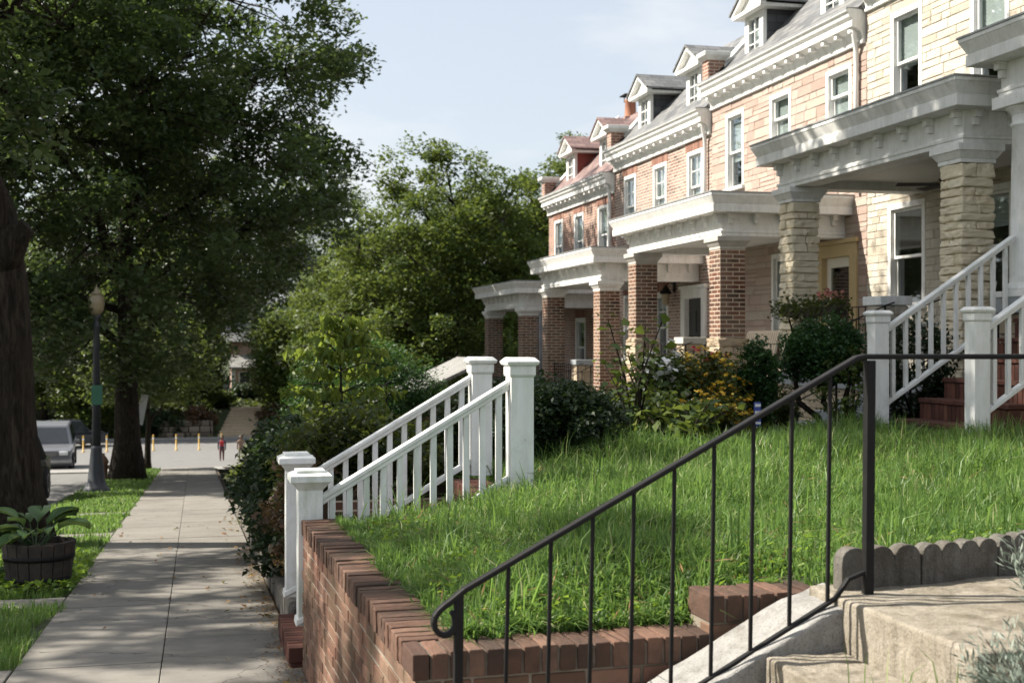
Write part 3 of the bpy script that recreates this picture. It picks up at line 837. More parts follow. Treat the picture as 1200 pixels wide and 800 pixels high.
def stair_rail(label, y, xa, za0, za1, xb, zb0, zb1, hr0, hr1, br0, br1, nb, caps, mats=('white', 'white'), group=None, baseb=False):
    t = thing("stair_railing", label, "railing", (xa, y, za0), group)
    newel(t, xa, y, za0, za1, cap=caps[0], mat=mats[0])
    if xb is not None: newel(t, xb, y, zb0, zb1, cap=caps[1], mat=mats[1])
    xe = xb if xb is not None else xa + 1.55
    a, e = xa + .076, xe - .076
    f = lambda p, q, x: p + (q - p) * (x - a) / (e - a)
    def run(z0, z1, w, h):
        m = MB(); m.hexa([(a, y - w, z0 - h), (e, y - w, z1 - h), (e, y + w, z1 - h), (a, y + w, z0 - h), (a, y - w, z0), (e, y - w, z1), (e, y + w, z1), (a, y + w, z0)]); return m
    m = run(hr0, hr1, .034, .055)
    for (w, d0, d1) in ((.045, -.002, -.024),):
        m.hexa([(a, y - w, hr0 + d1), (e, y - w, hr1 + d1), (e, y + w, hr1 + d1), (a, y + w, hr0 + d1), (a, y - w, hr0 + d0 + .010), (e, y - w, hr1 + d0 + .010), (e, y + w, hr1 + d0 + .010), (a, y + w, hr0 + d0 + .010)])
    m.build("handrail", MT[mats[1]], t, bevel=0.006)
    m = run(br0, br1, .036, .042); m.build("bottom_rail", MT[mats[0]], t, bevel=0.005)
    for i in range(nb):
        x = a + (e - a) * (i + 0.6) / (nb + 0.2)
        w = .019
        m = MB(); m.box(x - w, x + w, y - w, y + w, f(br0, br1, x) - .005, f(hr0, hr1, x) - .046)
        m.build("baluster", MT[mats[0] if i < nb * .7 else mats[1]], t, bevel=0.003)
    # moulded foot of the lowest post
    m = MB(); m.hexa([(xa - .09, y - .09, za0 + .002), (xa + .09, y - .09, za0 + .09), (xa + .09, y + .09, za0 + .09), (xa - .09, y + .09, za0 + .002),
                      (xa - .085, y - .085, za0 + .04), (xa + .085, y - .085, za0 + .128), (xa + .085, y + .085, za0 + .128), (xa - .085, y + .085, za0 + .04)]) if caps[0] == 'flare' else \
        MB().frustum(xa - .12, xa + .12, y - .12, y + .12, za0 + .001, 0, za0 + .05, .025)
    m.build("post_foot", MT['white'], t, bevel=0.004)
    return t
stair_rail("white timber stair railing against the brick wall's end, its low post stained green", 7.98, 0.69, -1.74, -0.84, 2.03, -0.97, -0.13,
           -0.955, -0.255, -1.55, -0.86, 11, ('flare', 'plain'), ('white_old', 'white'), "white railings of the pavement steps")
stair_rail("white timber stair railing farther from the brick wall, beside the dark ivy", 9.2, 0.70, -1.80, -0.84, 2.04, -0.98, -0.14,
           -0.955, -0.255, -1.55, -0.86, 11, ('flare', 'plain'), ('white', 'white'), "white railings of the pavement steps")
st = thing("brick_steps", "dark red brick steps rising from the pavement between two white railings", "steps", (1.2, 8.6, -2.07))
def brick_flight(par, x0, y0, y1, z0, nst, rise, tread, soldier=False):
    for i in range(nst):
        b = MB(); xa = x0 + tread * i; top = z0 + rise * (i + 1)
        y = y0
        while y < y1 - 0.03:      # rowlock nosing
            b.box(xa + rng.uniform(-.003, .003), xa + .20, y, min(y + .06, y1), top - .095, top + rng.uniform(-.002, .002)); y += .069
        if tread > .22: b.box(xa + .207, xa + tread + 0.002, y0, y1, top - .06, top - .003)
        zz = top - .105
        r_ = 0
        if soldier:
            b = MB(); y = y0
            while y < y1 - .03:
                b.box(xa - .012, xa + .24, y, min(y + .2, y1), top - .04, top + rng.uniform(-.002, .002)); y += .205
            y = y0
            while y < y1 - .03:
                b.box(xa + .006 + rng.uniform(-.003, .003), xa + .1, y, min(y + .061, y1), top - rise - .01, top - .046); y += .068
            b.box(xa + .24, xa + tread + .01, y0, y1, top - .05, top - .003)
            zz = -99
        while zz > top - rise - .02:
            y = y0 - (.1 if r_ % 2 else 0)
            while y < y1 - .03:
                b.box(xa + .006 + rng.uniform(-.002, .002), xa + .1, max(y, y0), min(y + .202, y1), max(zz - .0575, z0 - .1), zz); y += .213
            zz -= .068; r_ += 1
        b.box(xa + .02, xa + tread + .02, y0 + .012, y1 - .012, z0 - .5, top - .05)
        b.build("step", MT['step_brick'], par, bevel=.005)
brick_flight(st, 0.57, 8.07, 9.11, -2.09, 6, 0.183, 0.245)
# ------------------------------------------------------------------ the terrace of houses
XF, XB = 10.0, 19.0
def panel(mb, c, y0, y1, z0, z1, ops, depth=0.16):
    ys = sorted(set([y0, y1] + [v for o in ops for v in o[:2]])); zs = sorted(set([z0, z1] + [v for o in ops for v in o[2:]]))
    for i in range(len(ys) - 1):
        for j in range(len(zs) - 1):
            ym, zm = (ys[i] + ys[i + 1]) / 2, (zs[j] + zs[j + 1]) / 2
            if any(o[0] < ym < o[1] and o[2] < zm < o[3] for o in ops): continue
            mb.quad((c, ys[i], zs[j]), (c, ys[i], zs[j + 1]), (c, ys[i + 1], zs[j + 1]), (c, ys[i + 1], zs[j]))
    for a, b, za, zb_ in ops:
        d = c + depth
        mb.quad((c, a, za), (d, a, za), (d, a, zb_), (c, a, zb_)); mb.quad((c, b, za), (c, b, zb_), (d, b, zb_), (d, b, za))
        mb.quad((c, a, zb_), (d, a, zb_), (d, b, zb_), (c, b, zb_)); mb.quad((c, a, za), (c, b, za), (d, b, za), (d, a, za))
def stones(mb, c, y0, y1, z0, z1, ops, r, hmin=.09, hmax=.19, lmin=.16, lmax=.55, prot=.020, gap=.004):
    z = z0
    while z < z1 - .03:
        h = min(r.uniform(hmin, hmax), z1 - z)
        if z1 - z - h < .05: h = z1 - z
        iv = [(y0, y1)]
        for a, b, za, zb_ in ops:
            if za < z + h - .01 and zb_ > z + .01:
                nv = []
                for p, q in iv:
                    if b <= p or a >= q: nv.append((p, q)); continue
                    if a > p: nv.append((p, a))
                    if b < q: nv.append((b, q))
                iv = nv
        for p, q in iv:
            y = p
            while y < q - .02:
                l = r.uniform(lmin, lmax) * (1.4 if h > .14 else 1)
                if q - y - l < .1: l = q - y
                j = lambda: c - r.uniform(.004, prot)
                parts = [(z, z + h)]
                if h > .15 and r.random() < .35: parts = [(z, z + h * .5), (z + h * .5, z + h)]
                for za, zb_ in parts:
                    g = gap / 2
                    mb.hexa([(j(), y + g, za + g), (c + .05, y + g, za + g), (c + .05, y + l - g, za + g), (j(), y + l - g, za + g),
                             (j(), y + g, zb_ - g), (c + .05, y + g, zb_ - g), (c + .05, y + l - g, zb_ - g), (j(), y + l - g, zb_ - g)])
                y += l
        z += h
def rock_column(par, name, x0, x1, y0, y1, z0, z1, r, mat, prot=.03, hmin=.08, hmax=.13):
    mb = MB(); z = z0
    while z < z1 - .02:
        h = min(r.uniform(hmin, hmax), z1 - z)
        if z1 - z - h < .05: h = z1 - z
        s = r.uniform(.35, .65)
        g = .002
        if r.random() < .5: cells = [(x0, x0 + (x1 - x0) * s, y0, y1), (x0 + (x1 - x0) * s, x1, y0, y1)]
        else: cells = [(x0, x1, y0, y0 + (y1 - y0) * s), (x0, x1, y0 + (y1 - y0) * s, y1)]
        for a, b, c, d in cells:
            q = lambda v, e0, e1: v - r.uniform(-.004, prot) if v == e0 else (v + r.uniform(-.004, prot) if v == e1 else v)
            P = []
            for zz in (z + g, z + h - g):
                for px, py in ((a, c), (b, c), (b, d), (a, d)):
                    P.append((q(px, x0, x1) + (g if px == a and px != x0 else (-g if px == b and px != x1 else 0)), q(py, y0, y1) + (g if py == c and py != y0 else (-g if py == d and py != y1 else 0)), zz))
            mb.hexa(P)
        z += h
    mb.box(x0 + .03, x1 - .03, y0 + .03, y1 - .03, z0, z1 - .002)
    o = mb.build(name, mat, par, bevel=.018, seg=2)
    sm = o.modifiers.new("split", 'SUBSURF'); sm.subdivision_type = 'SIMPLE'; sm.levels = sm.render_levels = 2
    dm = o.modifiers.new("rough", 'DISPLACE'); dm.texture = ROCK; dm.strength = .05; dm.mid_level = .55; dm.texture_coords = 'GLOBAL'
    return o
ROCK = bpy.data.textures.new("rock", 'CLOUDS'); ROCK.noise_scale = .085; ROCK.noise_depth = 3
def window(par, c, y0, y1, z0, z1, blind=0.0, muntins=0, trim='trim', cw=.085, label=None):
    m = MB()
    m.box(c - .018, c + .15, y0, y0 + cw, z0, z1); m.box(c - .018, c + .15, y1 - cw, y1, z0, z1)
    m.box(c - .0182, c + .15, y0 + cw, y1 - cw, z1 - cw, z1); m.box(c - .07, c + .15, y0 - .03, y1 + .03, z0 - .055, z0 + .01)
    w = m.build("window", MT[trim], par, bevel=.006)
    if label: w['label'] = label
    a, b, za, zb_ = y0 + cw, y1 - cw, z0 + .01, z1 - cw
    zm = (za + zb_) / 2
    m = MB(); s = .042
    for (x, lo, hi) in ((c + .035, zm - .02, zb_), (c + .08, za, zm + .02)):
        m.box(x, x + .04, a, a + s, lo, hi); m.box(x, x + .04, b - s, b, lo, hi)
        m.box(x + .001, x + .039, a + s, b - s, lo, lo + s); m.box(x + .001, x + .039, a + s, b - s, hi - s, hi)
    if muntins:
        ym = (a + b) / 2
        m.box(c + .04, c + .06, ym - .011, ym + .011, zm + .02, zb_ - s); m.box(c + .0405, c + .0595, a + s, b - s, (zm + zb_) / 2 - .011, (zm + zb_) / 2 + .011)
    m.build("sash", MT[trim], w, bevel=.004)
    m = MB(); m.box(c + .05, c + .054, a + s * .5, b - s * .5, zm, zb_ - s * .5); m.box(c + .096, c + .10, a + s * .5, b - s * .5, za + s * .5, zm)
    m.build("pane", MT['glass'], w)
    if blind > 0:
        m = MB(); lo = zb_ - (zb_ - za) * blind; z = zb_
        while z > lo:
            m.hexa([(c + .128, a, z - .046), (c + .131, a, z - .046), (c + .131, b, z - .046), (c + .128, b, z - .046), (c + .118, a, z), (c + .121, a, z), (c + .121, b, z), (c + .118, b, z)]); z -= .05
        m.build("blind", MT['curtain'], w)
    return w
def dormer(par, yc, zb_, cheek, tile, trim='trim'):
    xf, w = 10.22, .40
    z0, z1, zp = zb_ + .12, zb_ + 1.06, zb_ + 1.50
    m = MB()
    m.box(xf, xf + .08, yc - w, yc - w + .17, z0, z1); m.box(xf, xf + .08, yc + w - .17, yc + w, z0, z1)
    m.box(xf + .001, xf + .079, yc - w + .17, yc + w - .17, z0, z0 + .16); m.box(xf + .001, xf + .079, yc - w + .17, yc + w - .17, z1 - .08, z1)
    m.prism([(yc - .56, z1 + .02), (yc + .56, z1 + .02), (yc, zp)], 'x', xf - .06, xf + .06)          # pediment
    m.box(xf - .16, xf + .10, yc - .63, yc + .63, z1 + .001, z1 + .07)
    for s in (-1, 1):        # eaves boards running back
        m.box(xf + .101, xf + 1.25, yc + s * .515 - .115, yc + s * .515 + .115, z1 + .003, z1 + .068)
        m.hexa([(xf - .17, yc + s * .66, z1 + .02), (xf - .05, yc + s * .66, z1 + .02), (xf - .05, yc + s * .005, zp - .03), (xf - .17, yc + s * .005, zp - .03),
                (xf - .17, yc + s * .66, z1 + .12), (xf - .05, yc + s * .66, z1 + .12), (xf - .05, yc + s * .005, zp + .07), (xf - .17, yc + s * .005, zp + .07)])
    d = m.build("dormer", MT[trim], par, bevel=.006)
    for s in (-1, 1): m = MB(); m.box(xf + .081, xf + 1.3, yc + s * (w - .03) - .02, yc + s * (w - .03) + .02, z0 - .1, z1); m.build("cheek", MT[cheek], d)
    m = MB()
    for s in (-1, 1):
        m.hexa([(xf - .20, yc + s * .70, z1 + .085), (xf + 1.9, yc + s * .70, z1 + .085), (xf + 1.9, yc, zp + .06), (xf - .20, yc, zp + .06),
                (xf - .20, yc + s * .70, z1 + .125), (xf + 1.9, yc + s * .70, z1 + .125), (xf + 1.9, yc, zp + .10), (xf - .20, yc, zp + .10)])
    m.build("dormer_roof", MT[tile], d)
    a, b = yc - w + .17, yc + w - .17
    m = MB(); m.box(xf + .02, xf + .05, yc - .012, yc + .012, z0 + .16, z1 - .08)
    for q in (.33, .66): 
        zz = z0 + .16 + (z1 - z0 - .24) * q; m.box(xf + .0205, xf + .0495, a, b, zz - .012, zz + .012)
    m.build("sash", MT[trim], d)
    MB().box(xf + .055, xf + .06, a, b, z0 + .16, z1 - .08).build("pane", MT['glass'], d)
    MB().box(xf + .13, xf + .14, a, b, z0 + .16, z1 - .08).build("blind", MT['curtain'], d)

def iron_panel(par, name, p0, p1, h, n, r=.008):
    m = MB(); a, b = Vector(p0), Vector(p1)
    up = Vector((0, 0, h))
    m.bar([a + up, b + up], .03, .012)
    m.bar([a + up * .82, b + up * .82], .02, .01)
    m.bar([a + Vector((0, 0, .08)), b + Vector((0, 0, .08))], .02, .01)
    for i in range(n + 1):
        p = a.lerp(b, i / n)
        rr = .013 if i in (0, n) else r
        m.tube([p, p + up], rr, 5)
    return m.build(name, MT['iron'], par)

def house(s):
    Y0, T, FL = s['y0'], s['T'], s['floor']
    Y1 = Y0 + 6.06
    gb = FL - 1.6
    h = thing("row_house", s['label'], "house", (XF, Y0 + 3, gb), "terraced houses along the street")
    r = random.Random(int(Y0 * 10))
    cz = T - .52                            # top of the masonry under the cornice
    wins2 = [(Y0 + o - .42, Y0 + o + .42, T - .72 - hh, T - .72) for o, hh in s['w2']]
    dz = FL + 2.45
    d0, d1 = Y0 + .3, Y0 + 1.6
    wins1 = [(Y0 + a, Y0 + b_, FL + .95, dz) for a, b_ in s['w1']]
    ops = wins2 + wins1 + [(d0, d1, FL + .02, dz)]
    # ---- masonry
    m = MB()
    panel(m, XF, Y0 + .003, Y1 - .003, gb, T - .03, ops)
    for yy, sgn in ((Y0 + .003, 1), (Y1 - .003, -1)):
        q = [(XF, yy, gb), (XB, yy, gb), (XB, yy, T + 2.15), (12.0, yy, T + 2.15), (XF, yy, T - .03)]
        m.add(q, [tuple(range(5)) if sgn > 0 else tuple(range(5))[::-1]])
    m.quad((XB, Y0 + .003, gb), (XB, Y1 - .003, gb), (XB, Y1 - .003, T + 2.15), (XB, Y0 + .003, T + 2.15))
    m.build("wall", MT[s['wall']], h)
    if s.get('stone'):
        m = MB(); stones(m, XF - .001, Y0 + .01, Y1 - .01, gb + .6, cz - .002, ops, r, **s.get('stonek', {}))
        m.build("stone_facing", MT[s['stone']], h, bevel=.008, seg=1)
    else:
        for a, b_, za, zb_ in wins2 + wins1:          # flat arches of upright bricks
            m = MB(); y = a - .06
            while y < b_ + .06:
                m.box(XF - .012, XF + .05, y, y + .058, zb_ + .004, zb_ + .205); y += .068
            m.build("lintel", MT['lint_brick'], h, bevel=.003, seg=1)
    # ---- cornice
    m = MB()
    P = [(10.0, T - .01), (9.68, T), (9.665, T - .015), (9.665, T - .05), (9.70, T - .075), (9.72, T - .13), (9.77, T - .165), (9.77, T - .19), (9.76, T - .19), (9.76, T - .275), (9.80, T - .28), (9.90, T - .325), (9.94, T - .40), (9.955, T - .47), (9.935, T - .475), (9.935, T - .52), (10.0, T - .525)]
    m.prism(P, 'y', Y0 + .06, Y1 - .02)
    cn = m.build("cornice", MT[s['ctrim']], h, bevel=.004)
    y = Y0 + .16
    while y < Y1 - .15:
        m = MB(); m.box(9.79, 9.93, y, y + .085, T - .355, T - .285); m.build("dentil", MT[s['ctrim']], cn, bevel=.004); y += .435
    m = MB(); m.prism([(9.66, T + .002), (9.66, T - .03), (9.672, T - .03), (9.70, T - .004), (9.99, T + .01), (9.99, T + .02)], 'y', Y0 + .05, Y1 - .01)
    m.build("gutter", MT['gutter'], cn)
    # ---- mansard roof, dormers, party-wall coping
    m = MB(); m.hexa([(9.9, Y0 + .01, T - .05), (XB, Y0 + .01, T - .05), (XB, Y1 - .01, T - .05), (9.9, Y1 - .01, T - .05),
                      (9.905, Y0 + .01, T + .012), (XB, Y0 + .01, T + .012), (XB, Y1 - .01, T + .012), (9.905, Y1 - .01, T + .012)])
    m.v = []; m.f = []
    m.prism([(9.86, T + .018), (9.95, T - .02), (12.1, T + 2.17), (XB, T + 2.17), (XB, T + 2.25), (12.05, T + 2.27)], 'y', Y0 + .012, Y1 - .012)
    rf = m.build("roof", MT[s['tile']], h)
    # the slope's slates run up the slope: give it its own UVs
    uvl = rf.data.uv_layers[0]
    for p in rf.data.polygons:
        if p.normal.x < -.3 and p.normal.z > .3:
            for li in p.loop_indices:
                co = rf.data.vertices[rf.data.loops[li].vertex_index].co
                uvl.data[li].uv = (co.y, co.z * 1.41)
    yw = Y1 - .32
    m = MB()
    m.hexa([(9.98, yw, T + .2), (10.02, yw, T + .02), (12.1, yw, T + 2.2), (12.05, yw, T + 2.45), (9.98, yw + .34, T + .2), (10.02, yw + .34, T + .02), (12.1, yw + .34, T + 2.2), (12.05, yw + .34, T + 2.45)])
    pc = m.build("party_wall", MT['trim'], h, bevel=.01)
    MB().box(9.78, 10.12, yw + .0, yw + .30, T + .0, T + .42).build("pier", MT['brick_red'], pc)
    m = MB(); m.frustum(9.67, 10.22, yw - .10, yw + .36, T + .42, .09, T + .50, 0); m.box(9.67, 10.22, yw - .10, yw + .36, T + .50, T + .58)
    m.build("pier_cap", MT['trim'], pc, bevel=.01)
    for o in (1.55, 4.6): dormer(h, Y0 + o, T, s['cheek'], s['tile'])
    # ---- windows and door
    for i, (a, b_, za, zb_) in enumerate(wins2): window(h, XF, a, b_, za, zb_, s['blind2'][i], s['munt'])
    for i, (a, b_, za, zb_) in enumerate(wins1): window(h, XF, a, b_, za, zb_, s['blind1'][i], s['munt'])
    ft = s.get('door_trim', 'trim')
    m = MB(); e = .2
    m.box(XF - .05, XF + .12, d0 - .02, d0 + e, FL + .02, dz); m.box(XF - .05, XF + .12, d1 - e, d1 + .02, FL + .02, dz)
    m.box(XF - .051, XF + .12, d0 + e, d1 - e, dz - .2, dz)
    m.box(XF - .08, XF + .13, d0 - .06, d1 + .06, dz + .001, dz + .07)
    df = m.build("door", MT[ft], h, bevel=.008)
    if s.get('glazed'):
        m = MB(); a, b_ = d0 + e, d1 - e
        m.box(XF + .05, XF + .09, a, a + .13, FL + .03, dz - .2); m.box(XF + .05, XF + .09, b_ - .13, b_, FL + .03, dz - .2)
        m.box(XF + .051, XF + .089, a + .13, b_ - .13, FL + .03, FL + .25); m.box(XF + .051, XF + .089, a + .13, b_ - .13, dz - .36, dz - .2)
        m.build("door_leaf", MT['cream_trim'], df, bevel=.005)
        MB().box(XF + .065, XF + .07, a + .13, b_ - .13, FL + .25, dz - .36).build("pane", MT['glass'], df)
    else:
        m = MB(); a, b_ = d0 + e, d1 - e
        m.box(XF + .06, XF + .10, a, b_, FL + .03, dz - .2)
        for q in range(2):
            for w in range(3):
                yy = a + .08 + q * .41; zz = FL + .18 + w * .68
                m.box(XF + .045, XF + .061, yy, yy + .33, zz, zz + .46)
        m.build("door_leaf", MT['door'], df, bevel=.006)
    m = MB(); m.lathe([(.005, -.03), (.026, -.02), (.03, 0), (.026, .02), (.005, .03)], (XF + .02, d0 + e + .07, FL + 1.05), 10); m.build("handle", MT['rim'], df, smooth=True)
    # ---- rainwater pipes
    yd = Y0 + .33
    m = MB(); m.tube([(9.80, yd - .16, T - .2), (9.86, yd - .16, T - .40), (9.93, yd - .1, T - .62), (9.93, yd - .1, T - .9), (9.93, yd - .1, s['pz'] + .05)], .04, 8)
    m.build("downpipe", MT['downpipe'], h, smooth=True)
    # ---- porch
    ya, yb = Y0 + s['pa'], Y0 + s['pb']
    pz, xr = s['pz'], 7.6
    tr = s['ptrim']
    m = MB()
    m.box(xr, XF - .002, ya, yb, pz - .045, pz)
    m.frustum(xr, XF - .002, ya, yb, pz - .17, .07, pz - .045, .006, (1, 0, 1, 1))
    m.box(xr + .055, XF - .002, ya + .055, yb - .055, pz - .29, pz - .17)
    pr = m.build("porch_roof", MT[tr], h, bevel=.006)
    MB().box(xr - .012, XF - .003, ya - .012, yb + .012, pz + .001, pz + .02).build("roof_edge", MT['gutter'], pr)
    i_ = .30; bw = .30
    x0, a, b_ = xr + i_, ya + i_, yb - i_
    m = MB(); zl = pz - .64
    m.box(x0, x0 + bw, a, b_, zl, pz - .29)
    m.box(x0 + bw, XF - .003, a, a + bw, zl, pz - .291); m.box(x0 + bw, XF - .003, b_ - bw, b_, zl, pz - .291)
    for (g, lo, hi) in ((.03, zl + .05, zl + .085), (.018, zl, zl + .05)):
        m.box(x0 - g, x0, a - g, b_ + g, lo, hi); m.box(x0, XF - .004, a - g, a, lo, hi); m.box(x0, XF - .004, b_, b_ + g, lo, hi)
    bm_ = m.build("porch_beam", MT[tr], h, bevel=.005)
    n = 9
    def brk(px, py, dx, dy):
        w = .04; m = MB()
        if dx: m.box(px - .10, px, py - w, py + w, pz - .37, pz - .292); m.box(px - .06, px, py - w * .8, py + w * .8, pz - .45, pz - .371); m.box(px - .115, px + .0, py - w * 1.3, py + w * 1.3, pz - .31, pz - .2905)
        else: m.box(px - w, px + w, py - .10, py, pz - .37, pz - .292); m.box(px - w * .8, px + w * .8, py - .06, py, pz - .45, pz - .371); m.box(px - w * 1.3, px + w * 1.3, py - .115, py, pz - .31, pz - .2905)
        m.build("bracket", MT[tr], bm_, bevel=.004)
    for i in range(n): brk(x0, a + .06 + (b_ - a - .12) * i / (n - 1), 1, 0)
    for i in range(5): brk(x0 + .12 + .44 * i, a, 0, 1)
    MB().box(x0 + bw - .01, XF - .005, a + bw - .01, b_ - bw + .01, pz - .52, pz - .50).build("porch_ceiling", MT['ceiling'], pr)
    cw = .42
    for cy in (a + cw / 2 + .02, b_ - cw / 2 - .02):
        cx = x0 + cw / 2 - .02
        L_, H_ = cx - cw / 2, cx + cw / 2
        zc = zl - .20
        if s['col'] == 'round':
            m = MB(); hh = zc - FL
            m.lathe([(.215, .10), (.215, .14), (.20, .2), (.203, hh * .4), (.185, hh - .12), (.20, hh - .11), (.20, hh - .08), (.185, hh - .07), (.19, hh)], (cx, cy, FL), 36)
            c = m.build("column", MT['white'], h, smooth=True)
            m = MB(); m.lathe([(.25, 0), (.26, .03), (.25, .06), (.22, .08)], (cx, cy, FL + .06), 28); m.box(cx - .27, cx + .27, cy - .27, cy + .27, FL, FL + .06); m.build("base", MT['white'], c, bevel=.006)
            m = MB(); m.lathe([(.19, 0), (.21, .03), (.25, .07), (.25, .08)], (cx, cy, zc), 28); m.box(cx - .27, cx + .27, cy - .27, cy + .27, zc + .08, zc + .199); m.build("capital", MT['white'], c, bevel=.006)
        else:
            if s['col'] == 'stone':
                c = rock_column(h, "column", L_ + .02, H_ - .02, cy - cw / 2 + .02, cy + cw / 2 - .02, FL, zc, r, MT['stone_column'])
            else:
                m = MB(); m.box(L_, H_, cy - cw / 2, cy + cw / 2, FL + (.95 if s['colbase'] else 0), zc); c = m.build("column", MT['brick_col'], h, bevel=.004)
                if s['colbase']: rock_column(c, "base", L_ - .03, H_ + .03, cy - cw / 2 - .03, cy + cw / 2 + .03, FL - .9, FL + .95, r, MT['stone_base'], prot=.025)
            m = MB()
            m.box(L_ - .005, H_ + .005, cy - cw / 2 - .005, cy + cw / 2 + .005, zc, zc + .045)
            m.frustum(L_ - .07, H_ + .07, cy - cw / 2 - .07, cy + cw / 2 + .07, zc + .045, .06, zc + .12, .012)
            m.box(L_ - .07, H_ + .07, cy - cw / 2 - .07, cy + cw / 2 + .07, zc + .12, zc + .199)
            m.build("capital", MT[s['cap']], c, bevel=.006)
    m = MB(); m.box(x0 - .07, XF - .006, a - .05, b_ + .05, FL - .16, FL); m.build("porch_floor", MT['slab'], h, bevel=.01)
    m = MB(); stones(m, x0 - .01, a, b_, gb, FL - .165, [], r, prot=.025); m.build("porch_base", MT[s['basest']], h, bevel=.01, seg=1)
    m = MB(); m.box(x0 + .0, XF - .01, a + .01, b_ - .01, gb - .3, FL - .17); m.build("porch_base", MT['joint_cream'], h)
    # pier beside the porch steps
    yp = ya + s.get('pier', 2.15)
    if s['col'] != 'round':
        pb = rock_column(h, "porch_pier", x0, x0 + .36, yp - .18, yp + .18, FL, FL + .86, r, MT[s['pierm']], prot=.012, hmin=.2, hmax=.3)
        m = MB(); m.box(x0 - .03, x0 + .39, yp - .21, yp + .21, FL + .861, FL + .97)
        m.build("cap", MT[s['piercap']], pb, bevel=.01)
        iron_panel(h, "balustrade", (x0 + .15, yp + .3, FL), (x0 + .15, b_ - cw - .05, FL), .86, 11)
        iron_panel(h, "balustrade", (x0 + .5, a + .12, FL), (XF - .1, a + .12, FL), .86, 12)
        nst = 5; rise = (FL - yard(6.6, yp - .8)) / nst
        m = MB()
        for i in range(nst - 1):
            m.box(x0 - .07 - .28 * (i + 1) + .002, x0 - .072, a + cw + .12, yp - .25, gb - .2 - .01 * i, FL - rise * (i + 1)) if i == 0 else m.box(x0 - .07 - .28 * (i + 1), x0 - .07 - .28 * i, a + cw + .12, yp - .25, gb - .2, FL - rise * (i + 1))
        m.build("porch_steps", MT['slab'], h, bevel=.012)
        for yy in (yp - .3, a + cw + .2):
            m = MB(); zA = FL + .85; zB = FL - rise * 4 + .85; xA, xB = x0 - .02, x0 - 1.15
            m.bar([(x0 + .1, yy, zA + .04), (xA, yy, zA), (xB, yy, zB), (xB - .08, yy, zB - .02)], .03, .014)
            m.bar([(xA, yy, zA - .62), (xB, yy, zB - .62)], .022, .012)
            for q in range(7):
                t = q / 6; X = xA + (xB - xA) * t; zt_ = zA + (zB - zA) * t
                m.tube([(X, yy, zt_ - (.95 if q in (0, 6) else .62)), (X, yy, zt_)], .014 if q in (0, 6) else .008, 5)
            m.build("stair_rail", MT['iron'], h)
    return h

MT['lint_brick'] = island_mat("lintel_brick", [(0.0, (0.20, 0.105, 0.08)), (0.5, (0.29, 0.155, 0.115)), (1.0, (0.36, 0.21, 0.16))], samt=.3)
base = dict(ctrim='trim', munt=0, blind1=(.3, 0), blind2=(.6, .5, .55), w1=((2.45, 3.35), (4.5, 5.4)), w2=((.9, 1.45), (2.95, 1.45), (4.95, 1.45)),
            cheek='slate_dark', tile='slate', ptrim='trim', pa=.05, pb=5.05, colbase=False, cap='trim', basest='stone_base', pierm='stone_base', piercap='slab')
house(dict(base, y0=5.60, T=6.0, floor=0.44, pz=3.09, label="nearest terraced house, its white porch on a round column above brick steps", wall='joint_cream', stone='stone_cream', col='round', pa=.15, pb=6.05))
house(dict(base, y0=11.65, T=5.55, floor=-0.43, pz=2.74, label="cream rough stone terraced house with white porch on rocky stone columns", wall='joint_cream', stone='stone_cream', col='stone', piercap='white', pierm='stone_cream',
           stonek=dict(hmin=.085, hmax=.15, lmin=.2, lmax=.5), w1=((2.45, 3.35), (4.45, 5.45))))
MT['cap_stone'] = pm("cap_stone", (0.36, 0.34, 0.31), (0.46, 0.44, 0.40), 5, .8)
house(dict(base, y0=17.70, T=5.10, floor=-0.90, pz=2.27, label="pinkish stone terraced house with ochre door and brick porch columns on stone bases", wall='joint_pink', stone='stone_pink', col='brick', colbase=True, pa=.40, pb=5.35,
           w2=((.9, .82), (3.0, .82), (4.95, 1.45)), blind2=(.9, 1, .6), blind1=(1, 1), door_trim='ochre', glazed=True, cap='cap_stone', piercap='cap_stone', pier=2.05))
hC = house(dict(base, y0=23.75, T=4.65, floor=-1.36, pz=1.86, label="pale red brick terraced house with grey slate dormers and a black front door", wall='brick_pink', col='brick', pa=.40, pb=5.40, munt=1, blind2=(.95, .95, .95),
           w2=((.9, 1.4), (2.95, 1.4), (4.95, 1.4)), cap='trim', pierm='stone_base'))
hD = house(dict(base, y0=29.80, T=4.15, floor=-1.82, pz=1.48, label="farthest terraced house, red brick with red tiled roof and dormers", wall='brick_red', col='brick', pa=.60, pb=5.45, tile='tile_red', cheek='cheek_red',
           w2=((.95, 1.4), (3.05, 1.4), (5.0, 1.4)), blind2=(.4, .5, .3), cap='trim'))
m = MB(); m.box(11.9, 12.5, 34.5, 35.5, 5.2, 6.30); m.box(11.84, 12.56, 34.44, 35.56, 6.30, 6.38)
ch = m.build("chimney", MT['brick_red'], hD)
m = MB(); m.lathe([(.19, 0), (.17, .06), (.155, .5), (.17, .52), (.17, .58)], (12.2, 35.0, 6.38), 16); m.build("chimney_pot", MT['pot'], ch, smooth=True)
m = MB(); m.box(11.95, 12.45, 34.75, 35.25, 7.06, 7.09); 
for dx in (-.14, .14):
    for dy in (-.14, .14): m.box(12.2 + dx - .01, 12.2 + dx + .01, 35.0 + dy - .01, 35.0 + dy + .01, 6.9, 7.06)
m.build("cowl", MT['iron'], ch)

